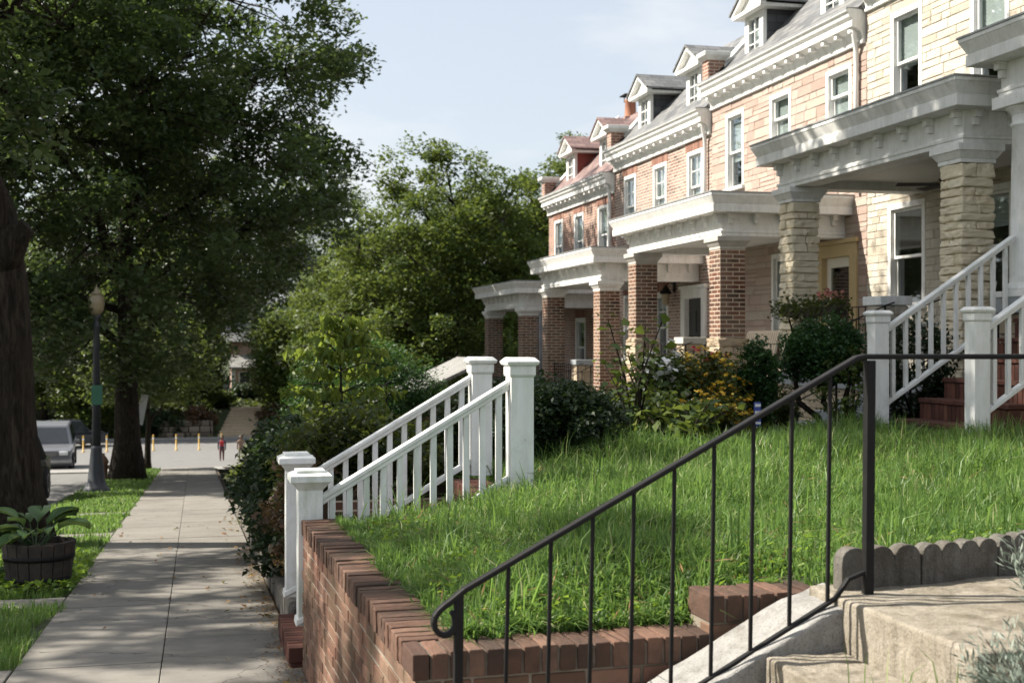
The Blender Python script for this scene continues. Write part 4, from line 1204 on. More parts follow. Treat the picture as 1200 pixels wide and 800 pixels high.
# brick steps and white railings up to the nearest porch
st2 = thing("porch_steps", "dark red brick steps up to the nearest white porch, rowlock treads in shade", "steps", (7.2, 10.3, -0.87))
brick_flight(st2, 6.52, 9.62, 11.03, -0.93, 7, 0.193, 0.26, True)
stair_rail("white timber railing on the far side of the brick porch steps, meeting the round column", 11.1, 6.38, -0.90, 0.27, None, 0, 0,
           0.13, 1.04, -0.58, 0.33, 10, ('plain', 'plain'), group="white railings of the brick porch steps")
stair_rail("white timber railing on the near side of the brick porch steps", 9.55, 6.42, -0.92, 0.265, None, 0, 0,
           0.13, 1.04, -0.58, 0.33, 10, ('plain', 'plain'), group="white railings of the brick porch steps")
# ------------------------------------------------------------------ trees
def tree(name, label, loc, htrunk, rtrunk, cz, rad, nclump, per, lsize, mat, seed, nlimb=12, crad=(.6, 1.0), group=None, cat="tree", top=None, offs=(0, 0), droop=.15, trunk_seg=10, lean=(0, 0), bend=None, boxy=0, limb_r=.35, barkmat='bark', flat=.7):
    g = np.random.default_rng(seed); rr = random.Random(seed)
    t = thing(name, label, cat, loc, group)
    bx, by, bz = loc
    rx, ry, rz = rad
    # lobes make an uneven outline
    lob = unit(g.normal(size=(14, 3))); amp = g.uniform(-.22, .16, 14)
    d = unit(g.normal(size=(nclump, 3)))
    k = g.uniform(0.05, 1, nclump) ** 0.42
    if boxy: k = k / np.power(np.sum(np.abs(d) ** boxy, axis=1), 1 / boxy)
    m = 1 + np.sum(np.maximum(d @ lob.T - .55, 0) * 2.2 * amp, axis=1)
    C = d * (k * m)[:, None] * np.array([rx, ry, rz])
    C[:, 2] = np.where(C[:, 2] < 0, C[:, 2] * .92, C[:, 2])
    C += np.array([bx + offs[0], by + offs[1], bz + cz])
    # trunk
    ztop = bz + cz + rz * .45
    P = []; Rr = []
    for i in range(trunk_seg + 1):
        q = i / trunk_seg
        z = bz - .15 + (ztop - bz + .15) * q
        hh = z - bz
        fl = 1 + .55 * math.exp(-max(hh, 0) / (rtrunk * 1.2))
        bd = bend[1] * max(0, hh - bend[0]) * min(1, max(0, hh - bend[0])) if bend else 0
        P.append((bx + bd + lean[0] * hh + rr.uniform(-.04, .04) * hh * .3, by + lean[1] * hh + rr.uniform(-.04, .04) * hh * .3, z))
        Rr.append(rtrunk * fl * (1 - .78 * q))
    mb = MB(); mb.tube(P, Rr, 14)
    L_ = []
    for i in range(nlimb):
        q = rr.uniform(0, 1)
        zb = bz + htrunk + (ztop - bz - htrunk) * (i / nlimb)
        a = i * 2.399 + rr.uniform(-.4, .4)
        qq = min(max((zb - bz + .15) / (ztop - bz + .15), 0), 1) * trunk_seg
        i0 = min(int(qq), trunk_seg - 1); fr = qq - i0
        p0 = Vector(P[i0]).lerp(Vector(P[i0 + 1]), fr)
        zr = (zb - (bz + cz)) / rz
        e = Vector((bx + offs[0] + math.cos(a) * rx * .78 * math.sqrt(max(.15, 1 - zr * zr * .8)), by + offs[1] + math.sin(a) * ry * .78 * math.sqrt(max(.15, 1 - zr * zr * .8)),
                    min(zb + rr.uniform(.15, .75) * rz * .8, bz + cz + rz * .85)))
        r0 = rtrunk * limb_r * (1 - .5 * i / nlimb)
        pts = []
        for s in range(7):
            w = s / 6
            p = p0.lerp(e, w); p.z += math.sin(w * math.pi) * .06 * (e - p0).length * (1 if rr.random() < .6 else -.6)
            p += Vector((rr.uniform(-1, 1), rr.uniform(-1, 1), rr.uniform(-1, 1))) * .03 * (e - p0).length * (w > 0)
            pts.append(p)
        mb.tube(pts, [max(r0 * (1 - .85 * s / 6), .012) for s in range(7)], 7)
        L_ += pts[1:]
    LA = np.array([tuple(p) for p in L_] + [p for p in P[trunk_seg // 2:]])
    for c in C:
        j = np.argmin(np.sum((LA - c) ** 2 * np.array([1, 1, 1.4]), axis=1))
        a = Vector(LA[j]); e = Vector(c)
        mid = a.lerp(e, .55) + Vector((rr.uniform(-1, 1), rr.uniform(-1, 1), rr.uniform(-.2, .8))) * .12 * (e - a).length
        mb.tube([a, mid, e], [max(.008, rtrunk * .09), rtrunk * .05, .006], 4)
    mb.build("trunk", MT[barkmat], t, smooth=True)
    pos, cb = cloud(C, g.uniform(crad[0], crad[1], nclump), per, seed + 1, flat=flat, hollow=.25)
    leaves("crown", pos, lsize, MT[mat], t, up=.55, droop=droop, seed=seed + 2, rbias=cb)
    return t

# big street trees
tree("street_tree", "big dark-leaved street tree standing behind the lamp post, crown filling the upper left", (-1.8, 36.8, S(36.8)), 3.2, .37, 9.4, (7.2, 7.0, 6.7), 680, 270, .17, 'leaf_oak', 21, nlimb=26, crad=(.6, 1.05), offs=(-1.35, -.6), boxy=3.2, group="street trees on the verge")
tt = tree("street_tree", "nearest street tree, its thick rough trunk at the left edge behind the barrel planter", (-2.32, 17.4, S(17.4)), 6.6, .43, 12.2, (5.0, 5.0, 3.6), 220, 240, .15, 'leaf_oak', 33, nlimb=14, crad=(.6, 1.0), lean=(-.03, 0), bend=(3.7, -.30), offs=(.7, -1.5), group="street trees on the verge", trunk_seg=16)
gb_ = np.random.default_rng(36)
lowc = np.column_stack([gb_.uniform(-4.2, -1.7, 34), gb_.uniform(14.9, 16.9, 34), gb_.uniform(2.0, 4.9, 34)])
lowc[:, 2] += np.abs(lowc[:, 0] + 3.0) * .25
m = MB()
for c_ in lowc:
    a_ = Vector((-2.6, 17.2, min(c_[2] + .9, 4.2))); e_ = Vector(c_); m.tube([a_, a_.lerp(e_, .5) + Vector((0, 0, .25)), e_], [.03, .018, .006], 5)
m.build("low_branches", MT['bark'], tt, smooth=True)
p_, cb_ = cloud(lowc, gb_.uniform(.4, .7, 34), 190, 37, flat=.7, hollow=.2)
leaves("low_foliage", p_, .14, MT['leaf_oak'], tt, up=.55, droop=.3, seed=38, rbias=cb_)
m = MB()
m.tube([(-2.45, 17.35, .95), (-2.28, 17.2, 1.22), (-2.12, 17.12, 1.38), (-2.04, 17.1, 1.45)], [.30, .24, .15, .12], 12)
m.build("burl", MT['bark'], [c for c in tt.children if c.name.startswith('trunk')][0], smooth=True)
tree("street_tree", "tall street tree across the road whose crown dapples the pavement", (-12.4, 14.2, S(14.2)), 5.0, .33, 11.4, (5.0, 7.6, 4.6), 190, 150, .16, 'leaf_oak', 45, nlimb=14, crad=(.4, .75), group="street trees on the verge")
tree("small_street_tree", "small bright green street tree with forked trunk right of the big dark trunk", (-1.55, 45.0, S(45)), 1.5, .12, 3.55, (2.5, 2.4, 1.75), 120, 150, .13, 'leaf_mid', 52, nlimb=9, crad=(.35, .7), group="street trees on the verge", limb_r=.6, lean=(.01, 0))

# trees beyond the houses and the crossing street
bgt = [
 ("tall olive-green tree left of the brick houses, roundest of the background crowns", 10.8, 58, 14.0, .26, 4.7, 6.3, 'leaf_mid', 61, 330, 150),
 ("bushy green tree directly behind the farthest porch roof", 15.6, 62, 14.6, .25, 4.4, 6.5, 'leaf_mid', 62, 300, 150),
 ("darker tree between the round crown and the house roofs, tip above the others", 18.6, 66, 14.6, .25, 3.8, 6.0, 'leaf_mid', 63, 230, 140),
 ("tall tree whose top shows above the red tiled roof", 22.0, 70, 18.6, .28, 3.6, 7.5, 'leaf_mid', 64, 200, 140),
 ("shaded tree filling the gap between the street tree and the round crown", 9.2, 66, 12.6, .25, 3.6, 5.2, 'leaf_mid', 65, 210, 140),
 ("dark tree behind the small far house's left side", 2.0, 116, 20, .3, 6.0, 8.0, 'leaf_mid', 66, 160, 140),
 ("dark tree at the corner above the stone steps", -3.6, 98, 13.5, .22, 4.4, 5.0, 'leaf_mid', 67, 190, 130),
 ("broad tree on the far bank behind the parked dark car", -10.6, 98, 13.0, .25, 5.2, 5.2, 'leaf_mid', 68, 220, 130),
 ("tall tree behind the far house's chimney side", 10.0, 120, 22, .3, 6.5, 9.0, 'leaf_mid', 69, 170, 130),
 ("tall distant tree far down the street at the left edge", -19, 112, 20, .3, 7.5, 8.5, 'leaf_mid', 70, 190, 130),
 ("distant tree closing the view behind the far bank trees", -9, 126, 22, .3, 7.5, 9.0, 'leaf_oak', 71, 170, 130),
 ("low crowned tree on the far bank left of the stone steps", -6.8, 94.5, 9.5, .2, 3.6, 4.5, 'leaf_mid', 73, 170, 120),
 ("tree behind the far house, filling the sky above its roof", -2.5, 121, 21, .3, 6.0, 9.0, 'leaf_mid', 74, 170, 130),
 ("tree at the right of the far house, behind the juniper", 11.5, 104, 13, .25, 4.6, 6, 'leaf_mid', 75, 170, 130),
 ("tree beyond the far house close to the terrace's garage", 12, 92, 14, .25, 5, 6, 'leaf_mid', 76, 170, 130),
 ("tree at the far left corner beside the parked dark car", -15.5, 101, 13, .25, 5, 6, 'leaf_mid', 77, 170, 130),
 ("slender low-branched tree overlapping the far house's right side", 6.4, 97, 8.0, .14, 2.9, 3.5, 'leaf_mid', 78, 110, 110),
 ("slender low-branched tree left of the far stone steps", -.3, 99, 9.0, .14, 2.7, 3.5, 'leaf_mid', 79, 110, 110),
 ("distant tree right of the far house in deep shade", 20, 100, 19, .3, 6.5, 8.0, 'leaf_oak', 72, 170, 130),
]
for lab, x, y, hgt, tr, r, rz, mat, seed, nc, per in bgt:
    base_z = ground_z(x, y) - .1 if y > 47 else yard(x, y)
    far = y > 90
    tree("deciduous_tree", lab, (x, y, base_z), hgt * (.08 if far else .14), tr, (hgt * .5 if far else hgt - rz), (r, r * .95, hgt * .5 if far else rz), int(nc * (1.5 if far else 1.15)), per, .26 if far else .20, mat, seed, nlimb=12, crad=(.9, 1.5) if far else (.55, 1.0), group="trees beyond the terrace")

# ------------------------------------------------------------------ shrubs
def shrub(name, label, loc, ell, n, per, lsize, mat, seed, cr=(.18, .3), cat="shrub", stems=8, blossom=None, group=None, droop=.2, up=.5, aspect=.55, flat=.85, shell=.5, clip=None, bloom_n=0, bloom_s=.05, stemr=.012):
    g = np.random.default_rng(seed); rr = random.Random(seed)
    t = thing(name, label, cat, loc, group)
    x, y, z = loc
    d = unit(g.normal(size=(n, 3)))
    k = shell + (1 - shell) * g.uniform(0, 1, n) ** .5
    k *= g.uniform(.8, 1.12, n)
    C = d * k[:, None] * np.array(ell) + np.array([x, y, z + ell[2] * .96])
    C = C[C[:, 2] > z + .02]
    if clip is not None: C = C[clip(C)]
    pos, cb = cloud(C, g.uniform(cr[0], cr[1], len(C)), per, seed + 1, flat=flat, hollow=.2)
    pos[:, 2] = np.maximum(pos[:, 2], z + .015 + .03 * g.uniform(0, 1, len(pos)))
    leaves("foliage", pos, lsize, MT[mat], t, up=up, droop=droop, aspect=aspect, seed=seed + 2, rbias=cb)
    mb = MB()
    for i in range(stems):
        c = C[g.integers(0, len(C))]
        b0 = Vector((x + rr.uniform(-.12, .12) * ell[0], y + rr.uniform(-.12, .12) * ell[1], z - .05))
        e = Vector(c); mid = b0.lerp(e, .5) + Vector((rr.uniform(-.1, .1), rr.uniform(-.1, .1), .12)) * ell[2]
        mb.tube([b0, mid, e], [stemr * 1.6, stemr, stemr * .4], 5)
    mb.build("stem", MT['bark'], t, smooth=True)
    if blossom:
        sel = pos[g.choice(len(pos), bloom_n, replace=False)]
        out = unit(sel - np.array([x, y, z + ell[2] * .9]))
        sel = sel + out * .05
        nb = 5
        P = np.repeat(sel, nb, axis=0) + g.normal(size=(bloom_n * nb, 3)) * bloom_s * .28
        leaves("blossom", P, bloom_s, MT[blossom], t, up=.9, aspect=.8, fold=.05, seed=seed + 5)
    return t
Yz = yard
shrub("ivy_bush", "big dark glossy bush spilling over the pavement's right edge", (1.15, 13.3, S(13.3) + .12), (.66, 2.9, .70), 330, 130, .075, 'leaf_dark', 101, cr=(.16, .30), cat="bush", stems=14, stemr=.02)
shrub("trailing_bush", "lighter leafy bush at the pavement's far right edge, beyond the dark glossy bush", (1.35, 18.6, S(18.6) + .1), (.70, 2.2, .62), 200, 110, .085, 'leaf_olive', 102, cr=(.18, .34), cat="bush", stems=10)
shrub("reddish_shrub", "shrub with reddish-brown withered leaves drooping in front of the dark bush", (.98, 10.6, S(10.6) + .22), (.42, .75, .52), 70, 80, .06, 'leaf_red', 103, cr=(.12, .22), cat="shrub", stems=8)
shrub("rose_shrub", "rose shrub with one crimson bloom behind the white stair railing", (1.55, 13.2, Yz(1.55, 13.2) - .05), (.72, .9, .60), 150, 90, .062, 'leaf_mid', 104, cr=(.14, .26), stems=12)
m = MB(); m.lathe([(.01, -.03), (.045, -.015), (.055, .01), (.03, .04)], (1.20, 12.55, -.90), 9)
tag(m.build("rose_bloom", pm("crimson", (.42, .005, .03), (.6, .02, .07), 30, .6), smooth=True), "single crimson rose bloom showing above the white stair railing", "flower")
shrub("camellia_shrub", "dark camellia-like shrub right behind the middle of the white stair railing", (2.05, 11.7, Yz(2.05, 11.7) - .15), (.85, .8, .36), 130, 100, .07, 'leaf_olive', 105, cr=(.16, .28), stems=12)
shrub("low_camellia", "low dark shrub between the pavement's dark bush and the white stair railing", (1.35, 10.9, S(10.9) + .5), (.62, .75, .60), 130, 100, .065, 'leaf_olive', 115, cr=(.15, .26), stems=10)
shrub("juniper_bush", "round bright evergreen bush behind the drooping sapling", (2.75, 21.5, Yz(2.75, 21.5) - .1), (1.25, 1.2, .95), 260, 110, .075, 'leaf_ever', 106, cr=(.2, .36), aspect=.3, stems=8, droop=.0)
shrub("clipped_hedge", "dense dark green hedge just right of the white railing's top post", (2.78, 10.15, Yz(2.78, 10.15) - .06), (.62, .55, .37), 290, 120, .042, 'leaf_dark', 108, cr=(.10, .17), cat="hedge", stems=10, shell=.45)
shrub("hedge_shrub", "dark evergreen shrub continuing the hedge behind the two top posts", (2.55, 11.4, Yz(2.55, 11.4) - .08), (.42, .5, .40), 100, 90, .05, 'leaf_dark', 109, cr=(.12, .2), stems=8)
shrub("hedge_shrub", "loose lighter shrub tucked behind the hedge before the brick porch columns", (3.5, 12.2, Yz(3.5, 12.2) - .05), (.6, .6, .26), 90, 60, .07, 'leaf_mid', 110, cr=(.14, .24), stems=8)
# drooping light-green sapling
def drooper(label, loc, h, seed, mat='leaf_light', spread=.75, lsize=.13):
    g = np.random.default_rng(seed); t = thing("sapling", label, "small tree", loc)
    x, y, z = loc; mb = MB()
    mb.tube([(x, y, z - .05), (x + .03, y, z + h * .5), (x, y, z + h)], [.028, .018, .006], 6)
    P = []
    for k_, (f, s) in enumerate(((.36, .8), (.46, .9), (.56, 1.05), (.68, 1.0), (.78, .85), (.87, .7), (.96, .4))):
        for j in range(6):
            a = j * 1.047 + k_ * .7 + g.uniform(-.3, .3); L_ = spread * s * g.uniform(.6, 1.1)
            p0 = Vector((x, y, z + h * f)); e = p0 + Vector((math.cos(a) * L_, math.sin(a) * L_, .08))
            mb.tube([p0, p0.lerp(e, .5) + Vector((0, 0, .09)), e], [.010, .007, .003], 4)
            for w in np.linspace(.25, 1.05, 11):
                q = p0.lerp(e, w)
                for _ in range(3): P.append((q.x + g.normal() * .045, q.y + g.normal() * .045, q.z - .05 + g.normal() * .03))
    mb.build("stem", MT['bark'], t, smooth=True)
    leaves("foliage", np.array(P), lsize, MT[mat], t, up=.2, droop=1.3, aspect=.42, seed=seed + 1)
    return t
drooper("sapling with tiers of drooping light-green leaves above the rose shrub", (1.75, 16.0, Yz(1.75, 16.0)), 2.18, 120)
# flower bed in front of the brick columns
def broadleaf(label, loc, h, n, size, mat, seed, spread=.4, up=.6):
    g = np.random.default_rng(seed); t = thing("leafy_plant", label, "plant", loc)
    x, y, z = loc; mb = MB(); P = []
    for i in range(7):
        a = g.uniform(0, 6.28); L_ = spread * g.uniform(.2, 1); hh = h * g.uniform(.6, 1.0)
        e = Vector((x + math.cos(a) * L_, y + math.sin(a) * L_, z + hh)); b0 = Vector((x + g.normal() * .05, y + g.normal() * .05, z - .05)); mid = b0.lerp(e, .5) + Vector((g.normal() * .05, g.normal() * .05, .05))
        mb.tube([b0, mid, e], [.014, .010, .004], 5)
        for w in np.linspace(.2, 1.05, n):
            q = b0.lerp(mid, w * 2) if w < .5 else mid.lerp(e, w * 2 - 1)
            P.append((q.x + g.normal() * .09, q.y + g.normal() * .09, q.z + g.normal() * .04))
    mb.build("stem", MT['bark'], t, smooth=True)
    leaves("foliage", np.array(P), size, MT[mat], t, up=up, droop=.5, aspect=.85, seed=seed + 1)
    return t
broadleaf("tall vine-like plant with big rounded leaves right of the hedge", (3.72, 10.5, Yz(3.72, 10.5)), 1.15, 22, .085, 'leaf_mid', 130, .32)
broadleaf("low big-leaved plant at the foot of the vine-like plant", (4.05, 10.1, Yz(4.05, 10.1)), .42, 22, .085, 'leaf_mid', 131, .5)
shrub("hydrangea", "white-flowered shrub between the vine and the red flowers", (4.50, 11.9, Yz(4.50, 11.9)), (.30, .30, .43), 70, 60, .07, 'leaf_mid', 132, cr=(.12, .2), blossom='pet_white', bloom_n=130, bloom_s=.07)
shrub("red_flower_bush", "bush dotted with red blossoms in front of the stone pier", (5.15, 12.6, Yz(5.15, 12.6)), (.42, .4, .45), 70, 60, .06, 'leaf_olive', 133, cr=(.12, .2), blossom='pet_red', bloom_n=120, bloom_s=.055)
shrub("yellow_daisy_clump", "clump of yellow-orange daisies beside the narrow holly", (4.95, 11.8, Yz(4.95, 11.8)), (.40, .4, .42), 80, 50, .05, 'leaf_olive', 134, cr=(.1, .2), cat="flowers", blossom='pet_yellow', bloom_n=300, bloom_s=.042)
shrub("yellow_daisy_clump", "lower clump of yellow daisies in front of the taller daisies", (4.70, 11.1, Yz(4.70, 11.1)), (.32, .3, .20), 50, 40, .05, 'leaf_olive', 135, cr=(.1, .18), cat="flowers", blossom='pet_yellow', bloom_n=170, bloom_s=.042)
shrub("columnar_holly", "narrow upright glossy holly left of the cream stone column", (5.42, 11.75, Yz(5.42, 11.75)), (.17, .17, .52), 110, 60, .04, 'leaf_ever', 136, cr=(.07, .13), stems=5)
shrub("garden_shrub", "low olive shrub under the iron stair rail", (5.85, 12.6, Yz(5.85, 12.6)), (.42, .4, .32), 60, 60, .05, 'leaf_olive', 137, cr=(.1, .18))
shrub("garden_shrub", "low spreading green shrub at the lawn's edge between hedge and daisies", (4.1, 10.9, Yz(4.1, 10.9)), (.5, .35, .20), 70, 60, .06, 'leaf_mid', 138, cr=(.12, .2))
shrub("garden_shrub", "tangled shrub in the shade behind the vine-like plant", (4.6, 14.8, Yz(4.6, 14.8)), (.8, .6, .30), 90, 70, .06, 'leaf_olive', 139, cr=(.14, .24))
# tree-like evergreen shrub by the porch steps
t = shrub("boxwood_tree", "spreading evergreen shrub on crooked stems left of the white porch railing", (6.25, 11.95, -.44), (.44, .42, .33), 190, 90, .042, 'leaf_ever', 140, cr=(.10, .18), stems=14, shell=.3, up=.3)
m = MB()
for dx, dy in ((0, 0), (.08, -.06), (-.1, .05)):
    m.tube([(6.3 + dx, 11.9 + dy, -1.0), (6.36 + dx * 2, 11.88, -.78), (6.24 + dx * 2.5, 11.93 + dy, -.62), (6.27 + dx * 3, 11.95 + dy * 3, -.2)], [.045, .036, .03, .014], 7)
m.build("stem", MT['bark'], t, smooth=True)
shrub("climbing_shrub", "sparse pale shrub at the foot of the white porch post", (6.28, 11.5, -.95), (.35, .25, .45), 40, 40, .04, 'leaf_mid', 141, cr=(.08, .16), stems=10)
shrub("garden_shrub", "dark shrub growing behind the white porch railing's balusters", (7.1, 11.65, -.9), (.45, .35, .6), 90, 60, .05, 'leaf_dark', 142, cr=(.1, .2))

far_sh = [("reddish shrub on the far bank left of the stone steps", .4, 94.6, 1.1, 1.0, 'leaf_red'), ("reddish shrub on the far bank right of the stone steps", 5.6, 94.8, 1.2, 1.0, 'leaf_red'),
 ("dark round shrub beside the far house's porch", 4.0, 106.0, 1.3, .8, 'leaf_dark'), ("pale green shrub in front of the far house's porch", 6.6, 105.5, 1.3, .8, 'leaf_light'),
 ("low green shrub at the top of the stone steps", 1.8, 101.5, 1.1, .7, 'leaf_mid'), ("bright shrub on the far bank beneath the house", 7.8, 100.5, 1.6, 1.0, 'leaf_light'),
 ("dark shrub at the foot of the far bank", -2.4, 94.2, 1.5, .9, 'leaf_dark'), ("rounded evergreen at the far house's right corner", 9.0, 103.0, 1.8, 1.7, 'leaf_ever')]
for i, (lab, x, y, r, hz_, mt) in enumerate(far_sh):
    shrub("shrub", lab, (x, y, ground_z(x, y) - .25), (r, r, hz_), 60, 60, .20, mt, 160 + i, cr=(.3, .5), stems=4, group="shrubs on the far bank")
# ------------------------------------------------------------------ grass
def blades(name, label_kind, xy, zf, h, w, seed, mat, lean=.55, parent=None, tone=None):
    g = np.random.default_rng(seed); N = len(xy)
    z = np.array([zf(a, b) for a, b in xy]) - .01
    base = np.column_stack([xy, z])
    a = g.uniform(0, 2 * math.pi, N); side = np.column_stack([np.cos(a), np.sin(a), np.zeros(N)])
    a2 = a + math.pi / 2 + g.normal(0, .7, N)
    ln = np.column_stack([np.cos(a2), np.sin(a2), np.zeros(N)])
    H = h * g.uniform(.55, 1.3, N); k = np.abs(g.normal(0, lean, N))[:, None]
    up = np.array([0, 0, 1.0])
    W = (w * g.uniform(.7, 1.4, N))[:, None]
    H = H[:, None]
    mid = base + up * H * .58 + ln * H * k * .28
    tip = base + up * H * (1 - .32 * np.minimum(k, 1.6)) + ln * H * k * .95
    v = np.empty((N, 5, 3))
    v[:, 0] = base - side * W * .5; v[:, 1] = base + side * W * .5
    v[:, 2] = mid + side * W * .42; v[:, 3] = mid - side * W * .42; v[:, 4] = tip
    i = np.arange(N) * 5
    q = np.column_stack([i, i + 1, i + 2, i + 3]); tr = np.column_stack([i + 3, i + 2, i + 4])
    r = np.clip(g.beta(2.0, 2.4, N) , 0, 1)
    if tone is not None: r = np.clip(r * .72 + .34 * (tone - .2), 0, .95)
    r = np.where(g.uniform(0, 1, N) < .06, g.uniform(.93, 1, N), r * .9)
    o = np_mesh(name, v.reshape(-1, 3), q, MT[mat], parent, rnd=np.concatenate([r, r]), tri=tr)
    return o
def lownoise(x, y, s):
    return (np.sin(x * 2.3 * s + 1.3) * np.sin(y * 1.9 * s + .4) + np.sin(x * 4.1 * s - y * 3.3 * s) * .6 + np.sin(y * 6.7 * s + x * 1.1 * s + 2) * .4) / 2.0
def lawn_ok(x, y):
    e = np.interp(x, [2.27, 2.62, 3.0, 3.36, 3.75, 4.2, 9], [4.30, 4.34, 4.42, 4.55, 4.72, 4.86, 5.2])
    ok = np.where(x < 2.30, y > 4.61, y > e)
    ok &= x > 0.93 - (y - 4.41) * .03
    ok &= ~((x < 2.13) & (y > 7.86))
    ok &= ~((x > 6.3) & (y > 9.5) & (y < 11.2))
    ok &= ~((x > 6.35) & (y > 9.4))
    return ok
g = np.random.default_rng(5)
cand = np.column_stack([g.uniform(.9, 8.0, 900000), g.uniform(4.4, 10.6, 900000)])
D = cand[:, 0] * .2407 + cand[:, 1] * .9706
px = (cand[:, 0] * .9706 - cand[:, 1] * .2407) / D
keep = lawn_ok(cand[:, 0], cand[:, 1]) & (px < .47)
keep &= g.uniform(0, 1, len(cand)) < np.clip(1.15 * (5.2 / D) ** 1.9, 0, 1) * .36
keep &= ~((cand[:, 1] > 8.1) & (cand[:, 1] < 9.15) & (g.uniform(0, 1, len(cand)) < .55))
xy = cand[keep]
fr = np.concatenate([np.column_stack([.955 - (g.uniform(4.62, 7.85, 2600) * 0), g.uniform(4.62, 7.85, 2600)]), np.column_stack([g.uniform(.95, 2.28, 1300), np.full(1300, 4.625)])])
fr[:2600, 0] = .952 - (fr[:2600, 1] - 4.41) * .0297 + np.abs(g.normal(0, .02, 2600))
fr[2600:, 1] += (fr[2600:, 0] - .745) * .03 + np.abs(g.normal(0, .02, 1300))
xy = np.concatenate([xy, fr])
# gather into tufts
tx = np.round(xy / .12 + .3 * np.sin(xy[:, ::-1] * 5)) * .12 + g.normal(0, .014, xy.shape)
xy = np.where((g.uniform(0, 1, len(xy)) < .55)[:, None], xy * .45 + tx * .55, xy)
ln_ = lownoise(xy[:, 0], xy[:, 1], 1.0)
hh = .185 + .085 * ln_
edge = np.clip(np.minimum(xy[:, 0] - .95, np.where(xy[:, 0] < 2.3, xy[:, 1] - 4.6, xy[:, 1] - 4.3)) / .8, 0, 1)
hh *= .48 + .52 * edge
hh *= np.clip(1.0 + (xy[:, 1] - 6) * .06, .85, 1.25)
thin = lownoise(xy[:, 0] + 3, xy[:, 1] * 1.3, .8)
kp = g.uniform(0, 1, len(xy)) < np.clip(1.05 - .75 * np.clip(thin - .25, 0, 1) * 2, .25, 1)
xy = xy[kp]; hh = hh[kp] * np.where(thin[kp] > .3, .75, 1.0)
TONE = .5 + .5 * lownoise(xy[:, 0] * 1.1 + 7, xy[:, 1] * .9, 1.3)
o = blades("lawn_grass", "", xy, yard, hh, .0082, 77, 'grass', lean=.85, tone=TONE)
tag(o, "long unmown green grass covering the raised front lawn", "grass", kind='stuff')
n = 15000
c9 = np.column_stack([g.uniform(.95, 6.5, n), g.uniform(4.55, 9.6, n)]); c9 = c9[lawn_ok(c9[:, 0], c9[:, 1])]
tuft = (lownoise(c9[:, 0] * 1.7, c9[:, 1] * 1.7 + 4, 2.1) > .42)
o2 = blades("tall_grass", "", c9[tuft], yard, .30, .0075, 83, 'grass', lean=.9)
tag(o2, "taller tufts of seeding grass standing up from the lawn", "grass", kind='stuff')
c10 = np.column_stack([g.uniform(.95, 6.5, 4200), g.uniform(4.55, 9.6, 4200)]); c10 = c10[lawn_ok(c10[:, 0], c10[:, 1])]
o3 = leaves("lawn_thatch", np.column_stack([c10, [yard(a, b) + .02 for a, b in c10] + g.uniform(0, .09, len(c10))]), .085, MT['dry_leaf'], up=.7, aspect=.07, fold=0, seed=84)
tag(o3, "dry straw and dead blades caught in the lawn", "straw", kind='stuff')
# broad weeds low in the grass by the coping
n = 16000
c2 = np.column_stack([g.uniform(.95, 5.5, n), g.uniform(4.6, 7.2, n)])
c2 = c2[lawn_ok(c2[:, 0], c2[:, 1]) & (lownoise(c2[:, 0], c2[:, 1], 1.7) > .0)]
e2 = np.minimum(c2[:, 0] - .95, c2[:, 1] - 4.6)
c2 = c2[g.uniform(0, 1, len(c2)) < np.exp(-np.maximum(e2, 0) / .55) * .9 + .12]
zz = np.array([yard(a, b) for a, b in c2]) + g.uniform(.01, .11, len(c2))
o = leaves("lawn_weeds", np.column_stack([c2, zz]), .032, MT['weed'], up=.8, aspect=.5, seed=78)
tag(o, "small broad-leaved weeds creeping in the grass by the wall coping", "weeds", kind='stuff')
# verge grass in patches between the paths
n = 130000
c3 = np.column_stack([g.uniform(-2.6, -1.02, n), g.uniform(6.5, 45.5, n) ** 1.0])
okv = np.ones(n, bool)
for a, b in cross: okv &= ~((c3[:, 1] > a - .03) & (c3[:, 1] < b + .03))
edge_r = -1.13 + .10 * lownoise(c3[:, 0] * 0, c3[:, 1], 1.5)
okv &= c3[:, 0] < edge_r
okv &= ~(((c3[:, 0] + 2.32) ** 2 + (c3[:, 1] - 17.4) ** 2) < .36)
okv &= ~(((c3[:, 0] + 1.8) ** 2 + (c3[:, 1] - 36.8) ** 2) < .3)
okv &= g.uniform(0, 1, n) < np.clip((11 / c3[:, 1]) ** 1.15, .12, 1)
okv &= lownoise(c3[:, 0] * 2.2 + 5, c3[:, 1] * .9, 1.6) > g.uniform(-1.0, .15, n)
c3 = c3[okv]
h3 = np.where(c3[:, 1] < 12.1, .10, .085) * (1 + .4 * lownoise(c3[:, 0], c3[:, 1], 1.4))
o = blades("verge_grass", "", c3, lambda a, b: S(b) - .01, h3, np.clip(.0065 * c3[:, 1] / 9, .0065, .02), 79, 'grass', lean=.6)
tag(o, "patches of grass on the verge between pavement and kerb", "grass", kind='stuff')
n = 2600
c4 = np.column_stack([g.uniform(-2.4, -1.05, n), g.uniform(12.1, 15.4, n)])
o = leaves("verge_weeds", np.column_stack([c4, [S(b) + .03 for b in c4[:, 1]] + g.uniform(0, .1, n)]), .06, MT['weed'], up=.7, aspect=.6, seed=80)
tag(o, "leafy green weeds around the foot of the barrel planter", "weeds", kind='stuff')
